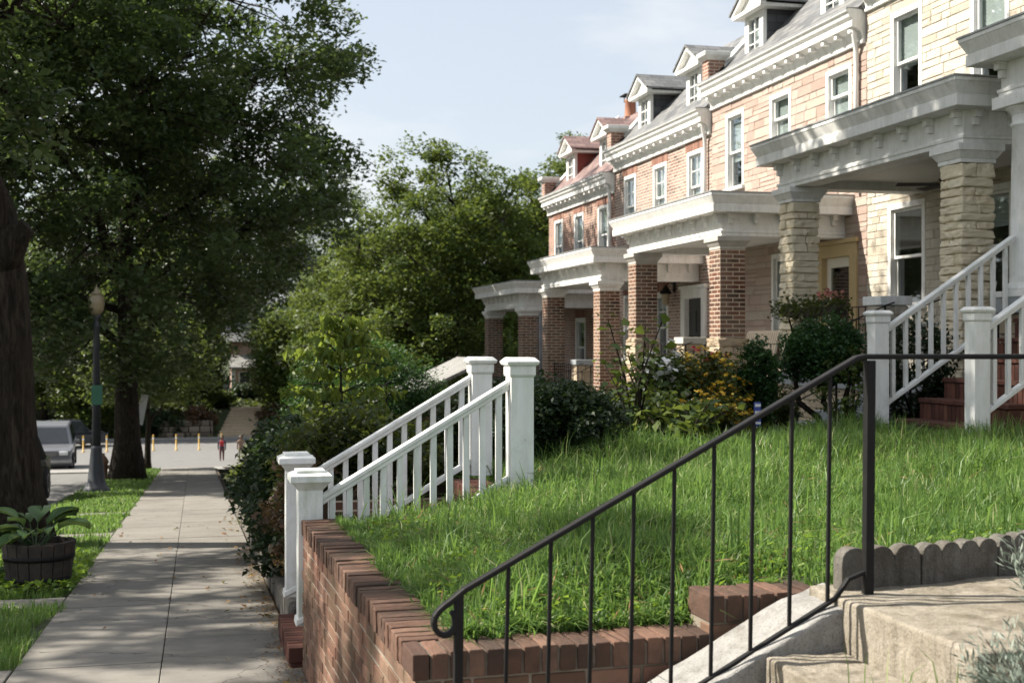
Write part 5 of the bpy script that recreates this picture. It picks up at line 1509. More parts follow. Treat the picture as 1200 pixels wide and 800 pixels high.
# beds and bank ground cover
n = 9000
c5 = np.column_stack([g.uniform(.85, 6.6, n), g.uniform(9.6, 24, n)])
z5 = np.array([yard(a, b) for a, b in c5]) + g.uniform(.0, .14, n)
o = leaves("ground_cover", np.column_stack([c5, z5]), .09, MT['leaf_olive'], up=.8, aspect=.6, seed=81)
tag(o, "low leafy ground cover filling the garden beds", "ground cover", kind='stuff')
c6 = np.column_stack([g.uniform(-40, 40, 26000), g.uniform(92.9, 112, 26000)])
z6 = np.array([ground_z(a, b) - .2 for a, b in c6]) + g.uniform(0, .35, len(c6))
okf = ~((c6[:, 0] > 1.2) & (c6[:, 0] < 5.2) & (c6[:, 1] < 100.5))
o = leaves("bank_undergrowth", np.column_stack([c6, z6])[okf], .36, MT['leaf_olive'], up=.7, aspect=.6, seed=82)
tag(o, "undergrowth covering the far bank beside the stone steps", "undergrowth", kind='stuff')
# lavender in the near right corner
def lavender(label, loc, n, h, spread, seed):
    g = np.random.default_rng(seed); t = thing("lavender_bush", label, "plant", loc)
    P = []; T_ = []; mb = MB()
    for i in range(n):
        a = g.uniform(0, 6.283); s = g.uniform(0, 1) ** .5
        b0 = np.array(loc) + np.array([math.cos(a) * s * spread * .35, math.sin(a) * s * spread * .35, 0])
        e = np.array(loc) + np.array([math.cos(a) * s * spread, math.sin(a) * s * spread, h * g.uniform(.55, 1.05) * (1 - .35 * s * s)])
        mid = (b0 + e) / 2 + np.array([0, 0, .04])
        if i % 3 == 0: mb.tube([b0, mid, e], [.004, .003, .0015], 4)
        for w in np.linspace(.3, 1, 15):
            p = b0 * (1 - w) ** 2 + 2 * mid * w * (1 - w) + e * w * w
            d = (e - b0) / np.linalg.norm(e - b0)
            for _ in range(2):
                q = g.normal(size=3); q -= d * (q @ d); q /= np.linalg.norm(q)
                P.append(p + q * .012); T_.append(d * .9 + q * .75)
    mb.build("stem", MT['wood'], t)
    P = np.array(P); T_ = unit(np.array(T_)); N = len(P)
    b = unit(np.cross(T_, g.normal(size=(N, 3)))); s = (g.uniform(.022, .046, N))[:, None]
    v = np.empty((N, 4, 3)); v[:, 0] = P; v[:, 1] = P + T_ * s * .5 + b * s * .075; v[:, 2] = P + T_ * s; v[:, 3] = P + T_ * s * .5 - b * s * .075
    np_mesh("foliage", v.reshape(-1, 3), np.arange(N * 4).reshape(N, 4), MT['leaf_lav'], t, rnd=g.uniform(0, 1, N))
    return t
lavender("grey-green lavender bush at the bottom edge beside the concrete landing", (2.34, 3.05, -1.12), 170, .36, .30, 90)
lavender("taller grey-green lavender bush in the bottom right corner", (2.66, 3.14, -1.06), 170, .46, .30, 91)
lavender("thin lavender stems against the right edge beside the scalloped edging", (2.86, 3.72, -.97), 46, .36, .24, 93)
lavender("small lavender plant between the two bigger lavender bushes", (2.36, 2.72, -1.15), 110, .34, .26, 92)
g2 = np.random.default_rng(95)
c7 = np.column_stack([g2.uniform(1.2, 2.2, 60), g2.uniform(3.3, 3.75, 60)])
# ------------------------------------------------------------------ street furniture
lx, ly = -2.2, 31.0
lz = S(ly)
t = thing("street_lamp", "dark street lamp post with an acorn-shaped amber globe on the verge", "street lamp", (lx, ly, lz))
m = MB(); m.lathe([(.30, -.05), (.30, .06), (.25, .12), (.20, .22), (.17, .5), (.14, .8), (.125, .95), (.13, 1.0), (.105, 1.05)], (lx, ly, lz), 20); m.build("base", MT['lamp_green'], t, smooth=True, bevel=.004)
m = MB(); m.lathe([(.10, 1.05), (.072, 3.75), (.09, 3.78), (.09, 3.83), (.065, 3.87), (.065, 3.95), (.12, 4.02), (.12, 4.06)], (lx, ly, lz), 16); m.build("post", MT['lamp_green'], t, smooth=True)
m = MB(); m.lathe([(.10, 4.06), (.16, 4.18), (.185, 4.32), (.18, 4.42), (.15, 4.50), (.11, 4.54)], (lx, ly, lz), 20); m.build("globe", MT['globe'], t, smooth=True)
m = MB(); m.lathe([(.12, 4.54), (.11, 4.58), (.06, 4.62), (.05, 4.66), (.015, 4.72), (.005, 4.78)], (lx, ly, lz), 14); m.build("finial", MT['globe'], t, smooth=True)
m = MB(); m.box(lx - .10, lx + .14, ly - .112, ly - .10, lz + 2.0, lz + 2.45)
tag(m.build("street_sign", MT['sign_green'], bevel=.003), "small green plate fixed to the lamp post", "sign")
t = thing("parking_sign", "tilted white and pale green sign board on a leaning brown post", "sign", (-1.72, 38.6, S(38.6)))
m = MB(); m.tube([(-1.78, 38.6, S(38.6) - .1), (-1.58, 38.6, S(38.6) + 2.25)], .03, 6); m.build("post", MT['wood_post'], t)
m = MB(); m.hexa([(-1.66, 38.5, S(38.6) + 1.55), (-1.46, 38.62, S(38.6) + 1.50), (-1.46, 38.64, S(38.6) + 1.50), (-1.66, 38.52, S(38.6) + 1.55),
                  (-1.49, 38.5, S(38.6) + 2.38), (-1.29, 38.62, S(38.6) + 2.40), (-1.29, 38.64, S(38.6) + 2.40), (-1.49, 38.52, S(38.6) + 2.38)]); m.build("board", MT['sign_back'], t)
t = thing("post", "plain brown wooden post standing left of the small street tree", "post", (-1.70, 41, S(41)))
m = MB(); m.tube([(-1.72, 41, S(41) - .1), (-1.70, 41, S(41) + 1.3)], [.09, .085], 8); m.build("shaft", MT['wood_post'], t)
t = thing("hydrant", "small rusty hydrant at the kerb, left of the big dark trunk", "hydrant", (-2.45, 37.2, S(37.2)))
m = MB(); m.lathe([(.16, -.03), (.16, .04), (.11, .06), (.11, .45), (.14, .47), (.14, .52), (.10, .60), (.04, .68), (.03, .74)], (-2.45, 37.2, S(37.2)), 12); m.build("barrel", MT['rust'], t, smooth=True)
m = MB(); m.tube([(-2.66, 37.2, S(37.2) + .36), (-2.24, 37.2, S(37.2) + .36)], .055, 8); m.build("nozzle", MT['rust'], t)
t = thing("warning_sign", "small orange-red sign on a thin pole beside the thick near trunk", "sign", (-9.0, 71.0, S(71) - .12))
m = MB(); m.tube([(-9.0, 71, S(71) - .2), (-9.0, 71, S(71) + 2.6)], .035, 6); m.build("post", MT['sign_back'], t)
m = MB(); m.box(-9.2, -8.8, 70.93, 70.95, S(71) + 2.05, S(71) + 2.35); m.box(-9.17, -8.83, 70.925, 70.929, S(71) + 2.2, S(71) + 2.3); m.build("plate", MT['sign_red'], t)
# yellow bollards
wb = ["behind the white van's roof", "just right of the dark parked car", "left of the big dark trunk", "hidden partly by the big dark trunk", "right of the big trunk under the small tree", "in line left of the stone steps", "below the stone steps", "beside the child with the red rucksack"]
def bol(x, lab):
    t = thing("bollard", lab, "bollard", (x, 82, S(82) - .12), "yellow posts across the far street")
    m = MB(); m.lathe([(.13, 0), (.13, .03), (.048, .05), (.048, .98), (.04, 1.0)], (x, 82, S(82) - .12), 10); m.build("post", MT['yellow'], t, smooth=True)
    m = MB(); m.lathe([(.0485, .72), (.051, .725), (.051, .84), (.0485, .845)], (x, 82, S(82) - .12), 10); m.build("band", MT['sign_back'], t)
    return t
b0 = bol(-7.95, "slim yellow traffic post " + wb[0])
for i in range(1, 8): dup(b0, (-7.95 + 1.37 * i, 82, S(82) - .12), "slim yellow traffic post " + wb[i])

# ------------------------------------------------------------------ cars (front towards -Y)
def car(label, loc, L_, W, H, paint, seed=0, rz=0.0, suv=True, van=False):
    x, y, z = loc
    t = thing("parked_car" if not van else "van", label, "car" if not van else "van", (0, 0, 0))
    w = W / 2; hood = H * .56; gc = .24
    y0, y1 = -L_ / 2, L_ / 2
    m = MB()
    prof = [(y0 + .02, gc + .05), (y0 - .0, .55), (y0 + .06, hood - .14), (y0 + .30, hood - .03), (y0 + L_ * .27, hood + .03), (y1 - .10, hood + .05), (y1, hood - .1), (y1, gc + .1), (y1 - .1, gc), (y0 + .1, gc)]
    n = len(prof)
    vs = []
    for s in (-1, 1):
        for (a, b) in prof: vs.append((s * w * (.90 if a < y0 + .1 or a > y1 - .05 else 1.0), a, b))
    fs = [tuple(range(n))[::-1], tuple(range(n, 2 * n))] + [(i, (i + 1) % n, n + (i + 1) % n, n + i) for i in range(n)]
    m.add(vs, fs)
    m.build("body", MT[paint], t, bevel=.06, seg=3, angle=25)
    c0, c1 = y0 + L_ * .25, y1 - (.08 if suv else L_ * .12)
    r0, r1 = c0 + (.62 if suv else .75), c1 - (.28 if suv else .6)
    bw, tw = w * .95, w * .76
    zb_, zt_ = hood - .02, H
    m = MB(); m.hexa([(-bw, c0, zb_), (bw, c0, zb_), (bw, c1, zb_), (-bw, c1, zb_), (-tw, r0, zt_), (tw, r0, zt_), (tw, r1, zt_), (-tw, r1, zt_)])
    cb = m.build("cabin", MT[paint], t, bevel=.07, seg=3, angle=25)
    def lp(a, b, u): return tuple(a[i] + (b[i] - a[i]) * u for i in range(3))
    def pane(A, B, C, Dq, off):
        mm = MB(); q = []
        for (u, v) in ((.08, .12), (.92, .12), (.92, .86), (.08, .86)):
            p = lp(lp(A, B, u), lp(Dq, C, u), v); q.append((p[0] + off[0], p[1] + off[1], p[2] + off[2]))
        q2 = [(p[0] - off[0] * .7, p[1] - off[1] * .7, p[2] - off[2] * .7) for p in q]
        mm.hexa(q2 + q); mm.build("window", MT['car_glass'], t)
    pane((-bw, c0, zb_), (bw, c0, zb_), (tw, r0, zt_), (-tw, r0, zt_), (0, -.012, .008))
    pane((bw, c1, zb_), (-bw, c1, zb_), (-tw, r1, zt_), (tw, r1, zt_), (0, .012, .006))
    for s in (-1, 1):
        cm = (c0 + c1) / 2 + .1
        rm = (r0 + r1) / 2 + .05
        pane((s * bw, c0, zb_), (s * bw, cm, zb_), (s * tw, rm, zt_), (s * tw, r0, zt_), (s * .012, 0, .004))
        pane((s * bw, cm, zb_), (s * bw, c1, zb_), (s * tw, r1, zt_), (s * tw, rm, zt_), (s * .012, 0, .004))
        for yy in (y0 + L_ * .19, y1 - L_ * .2):
            wr = .35
            mm = MB()
            pr = [(.18, -.1), (wr - .03, -.11), (wr, -.08), (wr, .08), (wr - .03, .11), (.18, .1)]
            mm.lathe(pr, (0, 0, 0), 20); mm.v = [(s * (w - .10) + c, yy + a, wr + b) for a, b, c in mm.v]
            wh = mm.build("wheel", MT['tyre'], t, smooth=False)
            mm = MB(); mm.lathe([(.03, .07), (.20, .085), (.22, .06), (.22, -.06), (.03, -.05)], (0, 0, 0), 16); mm.v = [(s * (w - .08) + s * c, yy + a, wr + b) for a, b, c in mm.v]
            mm.build("rim", MT['rim'], wh)
        mm = MB(); mm.box(s * w * .62 - .16, s * w * .62 + .16, y0 - .02, y0 + .12, hood - .30, hood - .15); mm.build("headlight", MT['lamp_lens'], t, bevel=.03)
        mm = MB(); mm.box(s * w * .80 - .09, s * w * .80 + .09, y1 - .06, y1 + .02, hood - .28, hood - .02); mm.build("taillight", MT['tail_red'], t, bevel=.02)
        mm = MB(); mm.box(s * (w + .09) - .09, s * (w + .09) + .09, c0 + .25, c0 + .36, hood + .05, hood + .2); mm.build("mirror", MT[paint], t, bevel=.03)
    mm = MB(); mm.box(-w * .42, w * .42, y0 - .025, y0 + .05, hood - .33, hood - .13)
    gr = mm.build("grille", MT['black_car'], t, bevel=.02)
    mm = MB()
    for q in range(3): mm.box(-w * .41, w * .41, y0 - .035, y0 - .02, hood - .305 + q * .06, hood - .285 + q * .06)
    mm.build("bars", MT['rim'], gr)
    mm = MB(); mm.box(-w * .94, w * .94, y0 - .07, y0 + .08, .36, .52); mm.build("bumper", MT['rim'] if van else MT[paint], t, bevel=.04)
    mm = MB(); mm.box(-w * .92, w * .92, y1 - .08, y1 + .06, .36, .54); mm.build("bumper", MT[paint], t, bevel=.04)
    for yy in (y0 - .09, y1 + .065):
        mm = MB(); mm.box(-.16, .16, yy, yy + .02, .42, .52); mm.build("number_plate", MT['plate'], t)
    t.location = loc; t.rotation_euler = (0, 0, rz)
    return t
car("silver van facing up the street, seen past the thick near trunk", (-5.55, 53.5, S(53.5) - .12), 4.8, 1.9, 1.72, 'silver', van=True, rz=.06)
car("dark car parked across the far street, behind the silver van", (-8.0, 87.6, S(88) - .12), 4.8, 1.9, 1.78, 'navy', rz=R(180 - 58))
car("black car parked at the kerb behind the thick near trunk, only its corner showing", (-3.95, 27.8, S(27.8) - .12), 4.4, 1.8, 1.45, 'black_car', suv=False)

# ------------------------------------------------------------------ barrel planter with hosta
bx_, by_ = -1.42, 12.75
bz_ = S(by_) - .01
t = thing("barrel_planter", "dark half-barrel planter at the foot of the thick near trunk", "planter", (bx_, by_, bz_))
m = MB(); nst = 18
for i in range(nst):
    a0, a1 = 2 * math.pi * i / nst + .012, 2 * math.pi * (i + 1) / nst - .012
    def pt(a, r, z): return (bx_ + r * math.cos(a), by_ + r * math.sin(a), bz_ + z)
    zt_ = .46 + rng.uniform(-.006, .006)
    m.hexa([pt(a0, .235, 0), pt(a0, .275, 0), pt(a1, .275, 0), pt(a1, .235, 0), pt(a0, .29, zt_), pt(a0, .335, zt_), pt(a1, .335, zt_), pt(a1, .29, zt_)])
m.build("staves", MT['wood'], t, bevel=.005)
for z in (.10, .30):
    m = MB(); r = .275 + .06 * z / .46
    m.lathe([(r + .001, 0), (r + .006, .002), (r + .012, .045), (r + .006, .047)], (bx_, by_, bz_ + z), 36); m.build("hoop", MT['iron'], t, smooth=True)
m = MB(); m.lathe([(.01, 0), (.28, 0), (.285, -.3)], (bx_, by_, bz_ + .40), 18); m.build("soil", MT['soil'], t)
def hosta(label, loc, n, size, seed, rmax=.34):
    g = np.random.default_rng(seed); t = thing("hosta", label, "plant", loc); V = []; F = []; o = 0
    st = MB()
    for i in range(n):
        a = g.uniform(0, 6.283); L_ = size * g.uniform(.6, 1.15); tilt = g.uniform(.25, 1.15); rb = rmax * .25 * g.uniform(0, 1); stem = g.uniform(.10, .24)
        d = Vector((math.cos(a), math.sin(a), 0)); s = Vector((-math.sin(a), math.cos(a), 0))
        p0 = Vector(loc) + d * rb; p1 = p0 + d * stem * math.cos(tilt) + Vector((0, 0, stem * math.sin(tilt) + .05))
        st.tube([p0, p1], .006, 4)
        ns = 7
        for k_ in range(ns):
            u = k_ / (ns - 1); wd = L_ * .36 * math.sin(math.pi * min(u * .92 + .06, 1)) ** .8
            c = p1 + d * L_ * u * math.cos(tilt * (1 - u * .8)) + Vector((0, 0, L_ * (u * math.sin(tilt) - u * u * .55)))
            V += [tuple(c + s * wd + Vector((0, 0, .035 * L_ / .2))), tuple(c), tuple(c - s * wd + Vector((0, 0, .035 * L_ / .2)))]
        for k_ in range(ns - 1):
            b = o + k_ * 3; F += [(b, b + 1, b + 4, b + 3), (b + 1, b + 2, b + 5, b + 4)]
        o += ns * 3
    ob = np_mesh("foliage", np.array(V), np.array(F), MT['leaf_hosta'], t, rnd=np.repeat(g.uniform(0, 1, n), 12), smooth=True)
    st.build("stem", MT['leaf_hosta'], t)
    return t
MT['leaf_hosta'] = leaf_mat("hosta_leaf", [(0.0, (.04, .08, .03)), (.6, (.07, .13, .05)), (1.0, (.13, .19, .08))], trans=.25, tcol=(.3, .42, .1), rough=.4)
hosta("broad-leaved hosta growing out of the half-barrel planter", (bx_ - .03, by_, bz_ + .41), 22, .27, 200)
hosta("broad-leaved hosta on the ground at the left edge beside the barrel", (bx_ - .52, by_ + .12, bz_ + .02), 16, .26, 201)

# ------------------------------------------------------------------ things along the gardens
t = thing("low_garden_wall", "low mossy concrete wall holding the bank beside the pavement", "wall", (.74, 12, S(12)))
m = MB(); y = 9.4
while y < 22:
    sloped(m, .675 + rng.uniform(-.01, .01), .86, y + .004, y + .896, .20 + rng.uniform(-.03, .03), -.2); y += .9
m.build("block", MT['edging'], t, bevel=.03)
t = thing("iron_handrail", "thin black iron handrail climbing the bank behind the dark bush", "railing", (.95, 16.4, S(16.4)))
m = MB()
for dz in (0, -.16): m.bar([(.75, 16.4, S(16.4) + 1.12 + dz), (.95, 16.4, S(16.4) + 1.18 + dz), (2.5, 16.4, S(16.4) + 2.06 + dz)], .035, .014)
for x in (.95, 2.4): m.tube([(x, 16.4, S(16.4) + .2 + (x - .95) * .4), (x, 16.4, S(16.4) + 1.16 + (x - .95) * .57)], .014, 6)
m.build("rail", MT['iron'], t)
t = thing("security_sign", "little blue and white yard sign on a stake under the narrow holly", "sign", (5.05, 10.95, yard(5.05, 10.95)))
z = yard(5.05, 10.95)
m = MB(); m.box(5.043, 5.057, 10.953, 10.96, z - .1, z + .22); m.build("stake", MT['sign_back'], t)
m = MB(); m.box(5.015, 5.085, 10.93, 10.945, z + .16, z + .38); m.build("panel", MT['sign_blue'], t, bevel=.006)
for q, (a, b) in enumerate(((.34, .365), (.255, .30), (.18, .20))):
    m = MB(); m.box(5.022, 5.078, 10.925, 10.9305, z + a, z + b); m.build("stripe", MT['plate'], t)
# pale sloping roof of the garage beyond the terrace
t = thing("garage", "low garage with pale shingled sloping roof beyond the farthest porch", "garage", (8.9, 43.5, S(43)))
gz = S(43.5)
m = MB(); m.box(6.6, 12.2, 41.6, 46.0, gz - .3, gz + 2.0); m.build("wall", MT['brick_red'], t)
m = MB(); m.prism([(6.0, gz + 1.98), (9.4, gz + 3.55), (12.8, gz + 1.98), (12.8, gz + 2.08), (9.4, gz + 3.67), (6.0, gz + 2.08)], 'y', 41.3, 46.3)
m.build("roof", MT['shingle_pale'], t)
m = MB(); m.box(7.6, 10.2, 41.55, 41.6, gz - .1, gz + 1.75); m.build("door", MT['trim'], t, bevel=.01)
MT['stone_shaded'] = island_mat("shaded_stone", [(0.0, (0.09, 0.075, 0.06)), (1.0, (0.20, 0.165, 0.13))])  # darker copy of the tan stone, tree shade put into its colour
# far house and its stone steps
hx, hy = 6.0, 108.0
hz = ground_z(hx, hy) - .1
t = thing("far_house", "small far house with pale porch roof and white posts above the stone steps", "house", (hx, hy, hz))
m = MB(); panel(m, 0, 0, 1, 0, 1, []); m.v = []; m.f = []
m.box(hx - 3.0, hx + 5.2, hy + 2.0, hy + 8, hz - 1, hz + 4.6); m.build("wall", MT['brick_red'], t)
m = MB(); m.prism([(hy + 1.5, hz + 4.6), (hy + 5, hz + 7.0), (hy + 8.5, hz + 4.6)], 'x', hx - 3.4, hx + 5.6); m.build("roof", MT['slate'], t)
m = MB(); m.hexa([(hx - 3.2, hy - .5, hz + 2.35), (hx + 1.5, hy - .5, hz + 2.35), (hx + 1.5, hy + 2, hz + 3.3), (hx - 3.2, hy + 2, hz + 3.3), (hx - 3.2, hy - .5, hz + 2.5), (hx + 1.5, hy - .5, hz + 2.5), (hx + 1.5, hy + 2, hz + 3.5), (hx - 3.2, hy + 2, hz + 3.5)])
m.build("porch_roof", MT['shingle_pale'], t)
for x in (hx - 2.9, hx - .8, hx + 1.25):
    m = MB(); m.box(x - .16, x + .16, hy - .3, hy + .02, hz - .3, hz + 2.36); m.build("porch_post", MT['trim'], t)
m = MB(); m.box(hx - 3.1, hx + 1.5, hy - .4, hy + 2, hz - .6, hz + .25); m.build("porch_floor", MT['concrete_light'], t)
for x in (hx - 1.9, hx + .4, hx + 3.4):
    m = MB(); m.box(x - .5, x + .5, hy + 1.95, hy + 2.05, hz + .9, hz + 2.1); w_ = m.build("window", MT['trim'], t)
    m = MB(); m.box(x - .42, x + .42, hy + 1.93, hy + 1.96, hz + .98, hz + 2.02); m.build("pane", MT['car_glass'], w_)
t = thing("stone_steps", "flight of old stone steps climbing the far bank to the small house", "steps", (3.0, 96, ground_z(3, 93)))
for i in range(9):
    m = MB(); z = ground_z(-2.3, 93) + .195 * (i + 1) - .02
    m.box(1.6 + .13 * i, 4.0 + .15 * i, 92.9 + .62 * i, 92.9 + .62 * i + (.70 if i < 8 else 3.0), z - .6, z); m.build("step", MT['stone_base'], t, bevel=.03)
for sx, lab in ((-.6, "dry stone retaining wall left of the far stone steps"), (6.6, "dry stone retaining wall right of the far stone steps")):
    m = MB(); rr = random.Random(3)
    for j in range(3):
        x = sx - 1.9
        while x < sx + 1.9:
            l = rr.uniform(.4, .9); m.box(x + .02, min(x + l, sx + 1.9) - .02, 93.2 + .25 * j + rr.uniform(-.08, .08), 94, ground_z(0, 93) - .1 + .42 * j, ground_z(0, 93) - .1 + .42 * j + .40); x += l
    o = m.build("stone_wall", MT['stone_shaded'], bevel=.05); tag(o, lab, "wall")

# porch furniture and lights
t = thing("rocking_chair", "white rocking chair on the cream stone house's porch", "chair", (8.9, 13.75, -.43))
def P_(x, y, z): return (8.9 + x, 13.75 + y, -.43 + z)
m = MB()
m.hexa([P_(-.25, -.27, .40), P_(.25, -.27, .36), P_(.25, .27, .36), P_(-.25, .27, .40), P_(-.25, -.27, .43), P_(.25, -.27, .39), P_(.25, .27, .39), P_(-.25, .27, .43)]); m.build("seat", MT['white'], t, bevel=.005)
m = MB()
for y in (-.25, .25): m.tube([P_(.24, y, .05), P_(.26, y, .4), P_(.42, y, 1.15)], .022, 6)
for z in (.5, .66, .82, .98, 1.1):
    x = .26 + (z - .4) * .213; m.box(8.9 + x - .01, 8.9 + x + .012, 13.75 - .25, 13.75 + .25, -.43 + z - .04, -.43 + z + .04)
m.build("backrest", MT['white'], t, bevel=.004)
for y in (-.25, .25):
    m = MB(); m.bar([P_(-.45, y, .07), P_(-.2, y, .015), P_(.1, y, .005), P_(.4, y, .04), P_(.6, y, .12)], .03, .03); m.build("rocker", MT['white'], t)
    m = MB(); m.tube([P_(-.24, y, .03), P_(-.24, y, .63)], .02, 6); m.build("leg", MT['white'], t)
    m = MB(); m.box(8.9 - .30, 8.9 + .28, 13.75 + y - .03, 13.75 + y + .03, -.43 + .63, -.43 + .655); m.build("armrest", MT['white'], t, bevel=.006)
t = thing("porch_bench", "porch bench with brown striped cushions on the pinkish stone house's porch", "bench", (8.9, 19.7, -.9))
m = MB(); m.box(8.55, 9.15, 19.05, 20.35, -.52, -.42); m.build("seat", MT['stripe_cloth'], t, bevel=.03)
m = MB(); m.hexa([(9.05, 19.05, -.42), (9.2, 19.05, -.42), (9.2, 20.35, -.42), (9.05, 20.35, -.42), (9.2, 19.05, .18), (9.32, 19.05, .18), (9.32, 20.35, .18), (9.2, 20.35, .18)]); m.build("backrest", MT['stripe_cloth'], t, bevel=.04)
for x in (8.6, 9.1):
    for y in (19.1, 20.3):
        m = MB(); m.box(x - .025, x + .025, y - .025, y + .025, -.9, -.52); m.build("leg", MT['iron'], t)
def lantern(label, x, y, z):
    t = thing("wall_lantern", label, "lantern", (x, y, z))
    m = MB(); m.tube([(x, y, z + .25), (x - .10, y, z + .32), (x - .2, y, z + .25)], .012, 6); m.box(x - .02, x, y - .05, y + .05, z + .1, z + .34); m.build("bracket", MT['iron'], t)
    m = MB(); m.lathe([(.02, .25), (.13, .10), (.14, .08), (.11, .06)], (x - .2, y, z), 8); m.build("hood", MT['iron'], t)
    m = MB(); m.lathe([(.10, .06), (.07, -.16), (.03, -.18)], (x - .2, y, z), 8); m.build("glass", MT['globe'], t)
lantern("black porch lantern with amber glass beside the brick house's white door frame", XF - .02, 25.78, 1.05 - .1)
lantern("black porch lantern on the pinkish stone house, behind the brick column", XF - .06, 19.55, 1.1)
t = thing("porch_curtain", "grey outdoor curtain hanging at the farthest house's porch corner", "curtain", (8.2, 30.75, -1.0))
m = MB(); pr = []
for i in range(25):
    u = i / 24; pr.append((8.2 + u * .5, 30.75 + .04 * math.sin(u * 40)))
m.prism(pr + [(p[0], p[1] + .02) for p in pr[::-1]], 'z', -1.7, .82); m.build("cloth", MT['grey_cloth'], t, smooth=True)
# ceiling fan on the cream house's porch
t = thing("ceiling_fan", "dark ceiling fan under the cream stone house's white porch roof", "fan", (9.0, 14.0, 2.2))
m = MB(); m.lathe([(.015, -.0), (.015, -.22), (.09, -.24), (.10, -.34), (.05, -.38)], (9.0, 14.0, 2.215), 12); m.build("motor", MT['wood'], t, smooth=True)
for i in range(5):
    a = i * 1.2566 + .3; m = MB(); c, s = math.cos(a), math.sin(a)
    q = lambda r, w, z: (9.0 + c * r - s * w, 14.0 + s * r + c * w, 1.92 + z)
    m.hexa([q(.1, -.04, 0), q(.62, -.07, 0), q(.62, .07, .02), q(.1, .04, .02), q(.1, -.04, .008), q(.62, -.07, .008), q(.62, .07, .028), q(.1, .04, .028)]); m.build("blade", MT['wood'], t)
# flower trough on the porch rail
t = thing("flower_box", "brown flower box with pink blooms along the cream house's porch edge", "planter", (7.75, 15.0, .42))
m = MB(); m.box(7.60, 7.78, 14.3, 15.8, .33, .43); m.build("box", MT['wood'], t, bevel=.01)
for x, y in ((7.7, 14.4), (7.7, 15.7)):
    m = MB(); m.bar([(x, y, .31), (x + .1, y, .0), (x + .12, y, -.42)], .02, .02); m.build("bracket", MT['iron'], t)
g = np.random.default_rng(301)
P = np.column_stack([g.uniform(7.48, 7.84, 1300), g.uniform(14.2, 15.9, 1300), .42 + g.normal(0, .075, 1300)])
tt = thing("potted_geranium", "trailing pink geraniums growing in the brown flower box", "flowers", (7.7, 15.0, .48))
leaves("foliage", P, .05, MT['leaf_olive'], tt, seed=302, aspect=.8)
P = np.column_stack([g.uniform(7.6, 7.8, 60), np.where(g.uniform(0, 1, 60) < .5, 14.4, 14.75) + g.normal(0, .05, 60), .58 + g.normal(0, .03, 60)])
leaves("blossom", P, .06, MT['pet_pink'], tt, seed=303, aspect=.9)

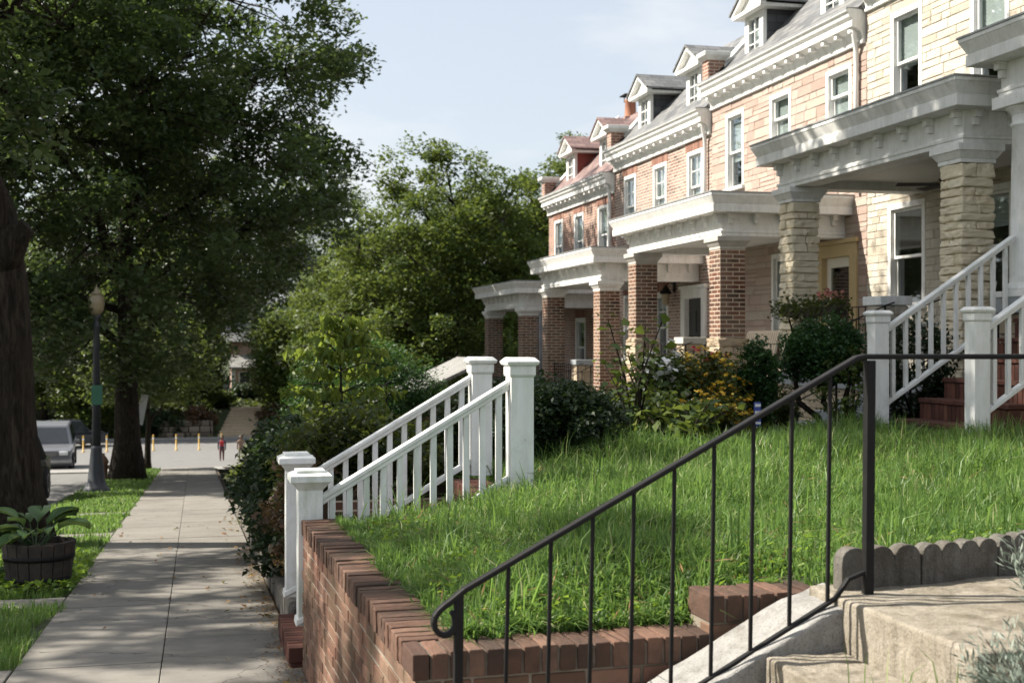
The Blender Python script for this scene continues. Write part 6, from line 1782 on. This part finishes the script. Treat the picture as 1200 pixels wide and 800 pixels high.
# ------------------------------------------------------------------ two children crossing the far street
def person(label, loc, h, shirt, legs, hair, pack=None, step=.12, face=1):
    t = thing("person", label, "person", loc)
    x, y, z = loc; k = h / 1.20
    J = [((0, 0, .62), (.10, .075)), ((0, 0, .78), (.105, .075)), ((0, .0, .93), (.115, .07)), ((0, 0, .985), (.045, .045)), ((0, -.01 * face, 1.03), (.045, .045)), ((0, -.01 * face, 1.10), (.082, .088)), ((0, -.01 * face, 1.165), (.062, .07))]
    E = [(0, 1), (1, 2), (2, 3), (3, 4), (4, 5), (5, 6)]
    def chain(root, pts):
        p = root
        for c, r in pts:
            J.append((c, r)); E.append((p, len(J) - 1)); p = len(J) - 1
    for s, st in ((-1, step), (1, -step)):
        chain(0, [((s * .065, 0, .56), (.075, .075)), ((s * .07, -st * .5, .33), (.05, .052)), ((s * .07, st * .2 - st * .6, .09), (.036, .038)), ((s * .07, -st * .6 - .08, .03), (.034, .03))])
        chain(2, [((s * .135, 0, .92), (.05, .05)), ((s * .165, st * .3, .74), (.036, .036)), ((s * .16, st * .7 - .04, .58), (.028, .028)), ((s * .16, st * .8 - .05, .51), (.03, .022))])
    me = bpy.data.meshes.new("body"); me.from_pydata([(x + a[0] * k, y + a[1] * k, z + a[2] * k) for a, r in J], E, []); me.update()
    o = bpy.data.objects.new("body", me); COL.objects.link(o)
    md = o.modifiers.new("skin", 'SKIN')
    for i, (c, r) in enumerate(J): me.skin_vertices[0].data[i].radius = (r[0] * k, r[1] * k)
    me.skin_vertices[0].data[0].use_root = True
    sb = o.modifiers.new("sub", 'SUBSURF'); sb.levels = sb.render_levels = 2
    # shirt / trousers / skin zones of the one body by height
    mm, N, L, Pn = newmat("body_cloth")
    gm = N.new("ShaderNodeNewGeometry"); sp = N.new("ShaderNodeSeparateXYZ"); L.new(gm.outputs['Position'], sp.inputs[0])
    mr = N.new("ShaderNodeMapRange"); mr.inputs[1].default_value = z; mr.inputs[2].default_value = z + 1.2 * k; L.new(sp.outputs[2], mr.inputs[0])
    rp = N.new("ShaderNodeValToRGB"); rp.color_ramp.interpolation = 'CONSTANT'; e = rp.color_ramp.elements
    e[0].position = 0; e[0].color = (.03, .03, .03, 1); e[1].position = .05; e[1].color = (*legs, 1)
    q = e.new(.51); q.color = (*shirt, 1); q = e.new(.815); q.color = (.30, .17, .11, 1)
    L.new(mr.outputs[0], rp.inputs[0]); L.new(rp.outputs[0], Pn.inputs['Base Color']); Pn.inputs['Roughness'].default_value = .8
    me.materials.append(mm); setpar(o, t)
    m = MB(); c = (x, y + (.02 if face > 0 else -.02) * k, z + 1.115 * k)
    m.lathe([(.02, -.10), (.085, -.08), (.098, -.01), (.085, .05), (.04, .085), (.005, .092)], (0, 0, 0), 12); m.v = [(c[0] + a * k, c[1] + b * k, c[2] + d * k) for a, b, d in m.v]; m.build("hair", MT[hair], t, smooth=True)
    if pack:
        m = MB(); s = -1 if face < 0 else 1
        m.box(x - .10 * k, x + .10 * k, y + s * -.19 * k, y + s * -.07 * k, z + .70 * k, z + .95 * k) if s > 0 else m.box(x - .12 * k, x + .12 * k, y + .07 * k, y + .19 * k, z + .64 * k, z + .95 * k)
        tag(m.build("rucksack", MT[pack], bevel=.03), "red rucksack on the back of the child crossing the street", "bag")
    return t
person("child in dark clothes with a red rucksack crossing the far street", (1.15, 57.0, S(57) - .12), 1.12, (.04, .045, .07), (.10, .035, .035), 'hair', 'shirt_red', face=1)
person("child in a brown top half hidden behind the dark bush", (1.98, 57.6, S(57.6) - .12), 1.10, (.20, .13, .09), (.12, .10, .08), 'hair', None, face=1)

# fallen leaves on the pavement
g = np.random.default_rng(400)
n = 120
q = np.column_stack([np.where(g.uniform(0, 1, n) < .7, .62 - np.abs(g.normal(0, .14, n)), g.uniform(-1.0, .6, n)), g.uniform(7.2, 22, n)])
q = q[(q[:, 0] > -1.05) & (q[:, 0] < .64)]
o = leaves("fallen_leaves", np.column_stack([q, [S(b) + .012 for b in q[:, 1]]]), .05, MT['dry_leaf'], up=1.6, aspect=.7, fold=.18, seed=401)
tag(o, "dry brown leaves scattered along the pavement's right edge", "leaves", kind='stuff')
n = 2600
q = np.column_stack([.66 - np.abs(g.normal(0, .10, n)), g.uniform(6.5, 16, n)])
o = leaves("litter", np.column_stack([q, [S(b) + .007 for b in q[:, 1]]]), .017, MT['dry_leaf'], up=2.5, aspect=.7, fold=.1, seed=402)
tag(o, "fine brown litter and dirt gathered along the pavement's right edge", "litter", kind='stuff')
# weeds in the joints of the steps
g = np.random.default_rng(410)
c8 = np.column_stack([g.uniform(1.3, 2.2, 40), 3.34 + np.abs(g.normal(0, .08, 40))])
def stepz(x): return -0.9 - 0.18 * max(0, math.ceil((2.2 - x) / .3))
o = blades("step_weeds", "", c8, lambda a, b: stepz(a), .16, .004, 411, 'grass', lean=.3)
tag(o, "wispy weeds sprouting on the concrete steps", "weeds", kind='stuff')
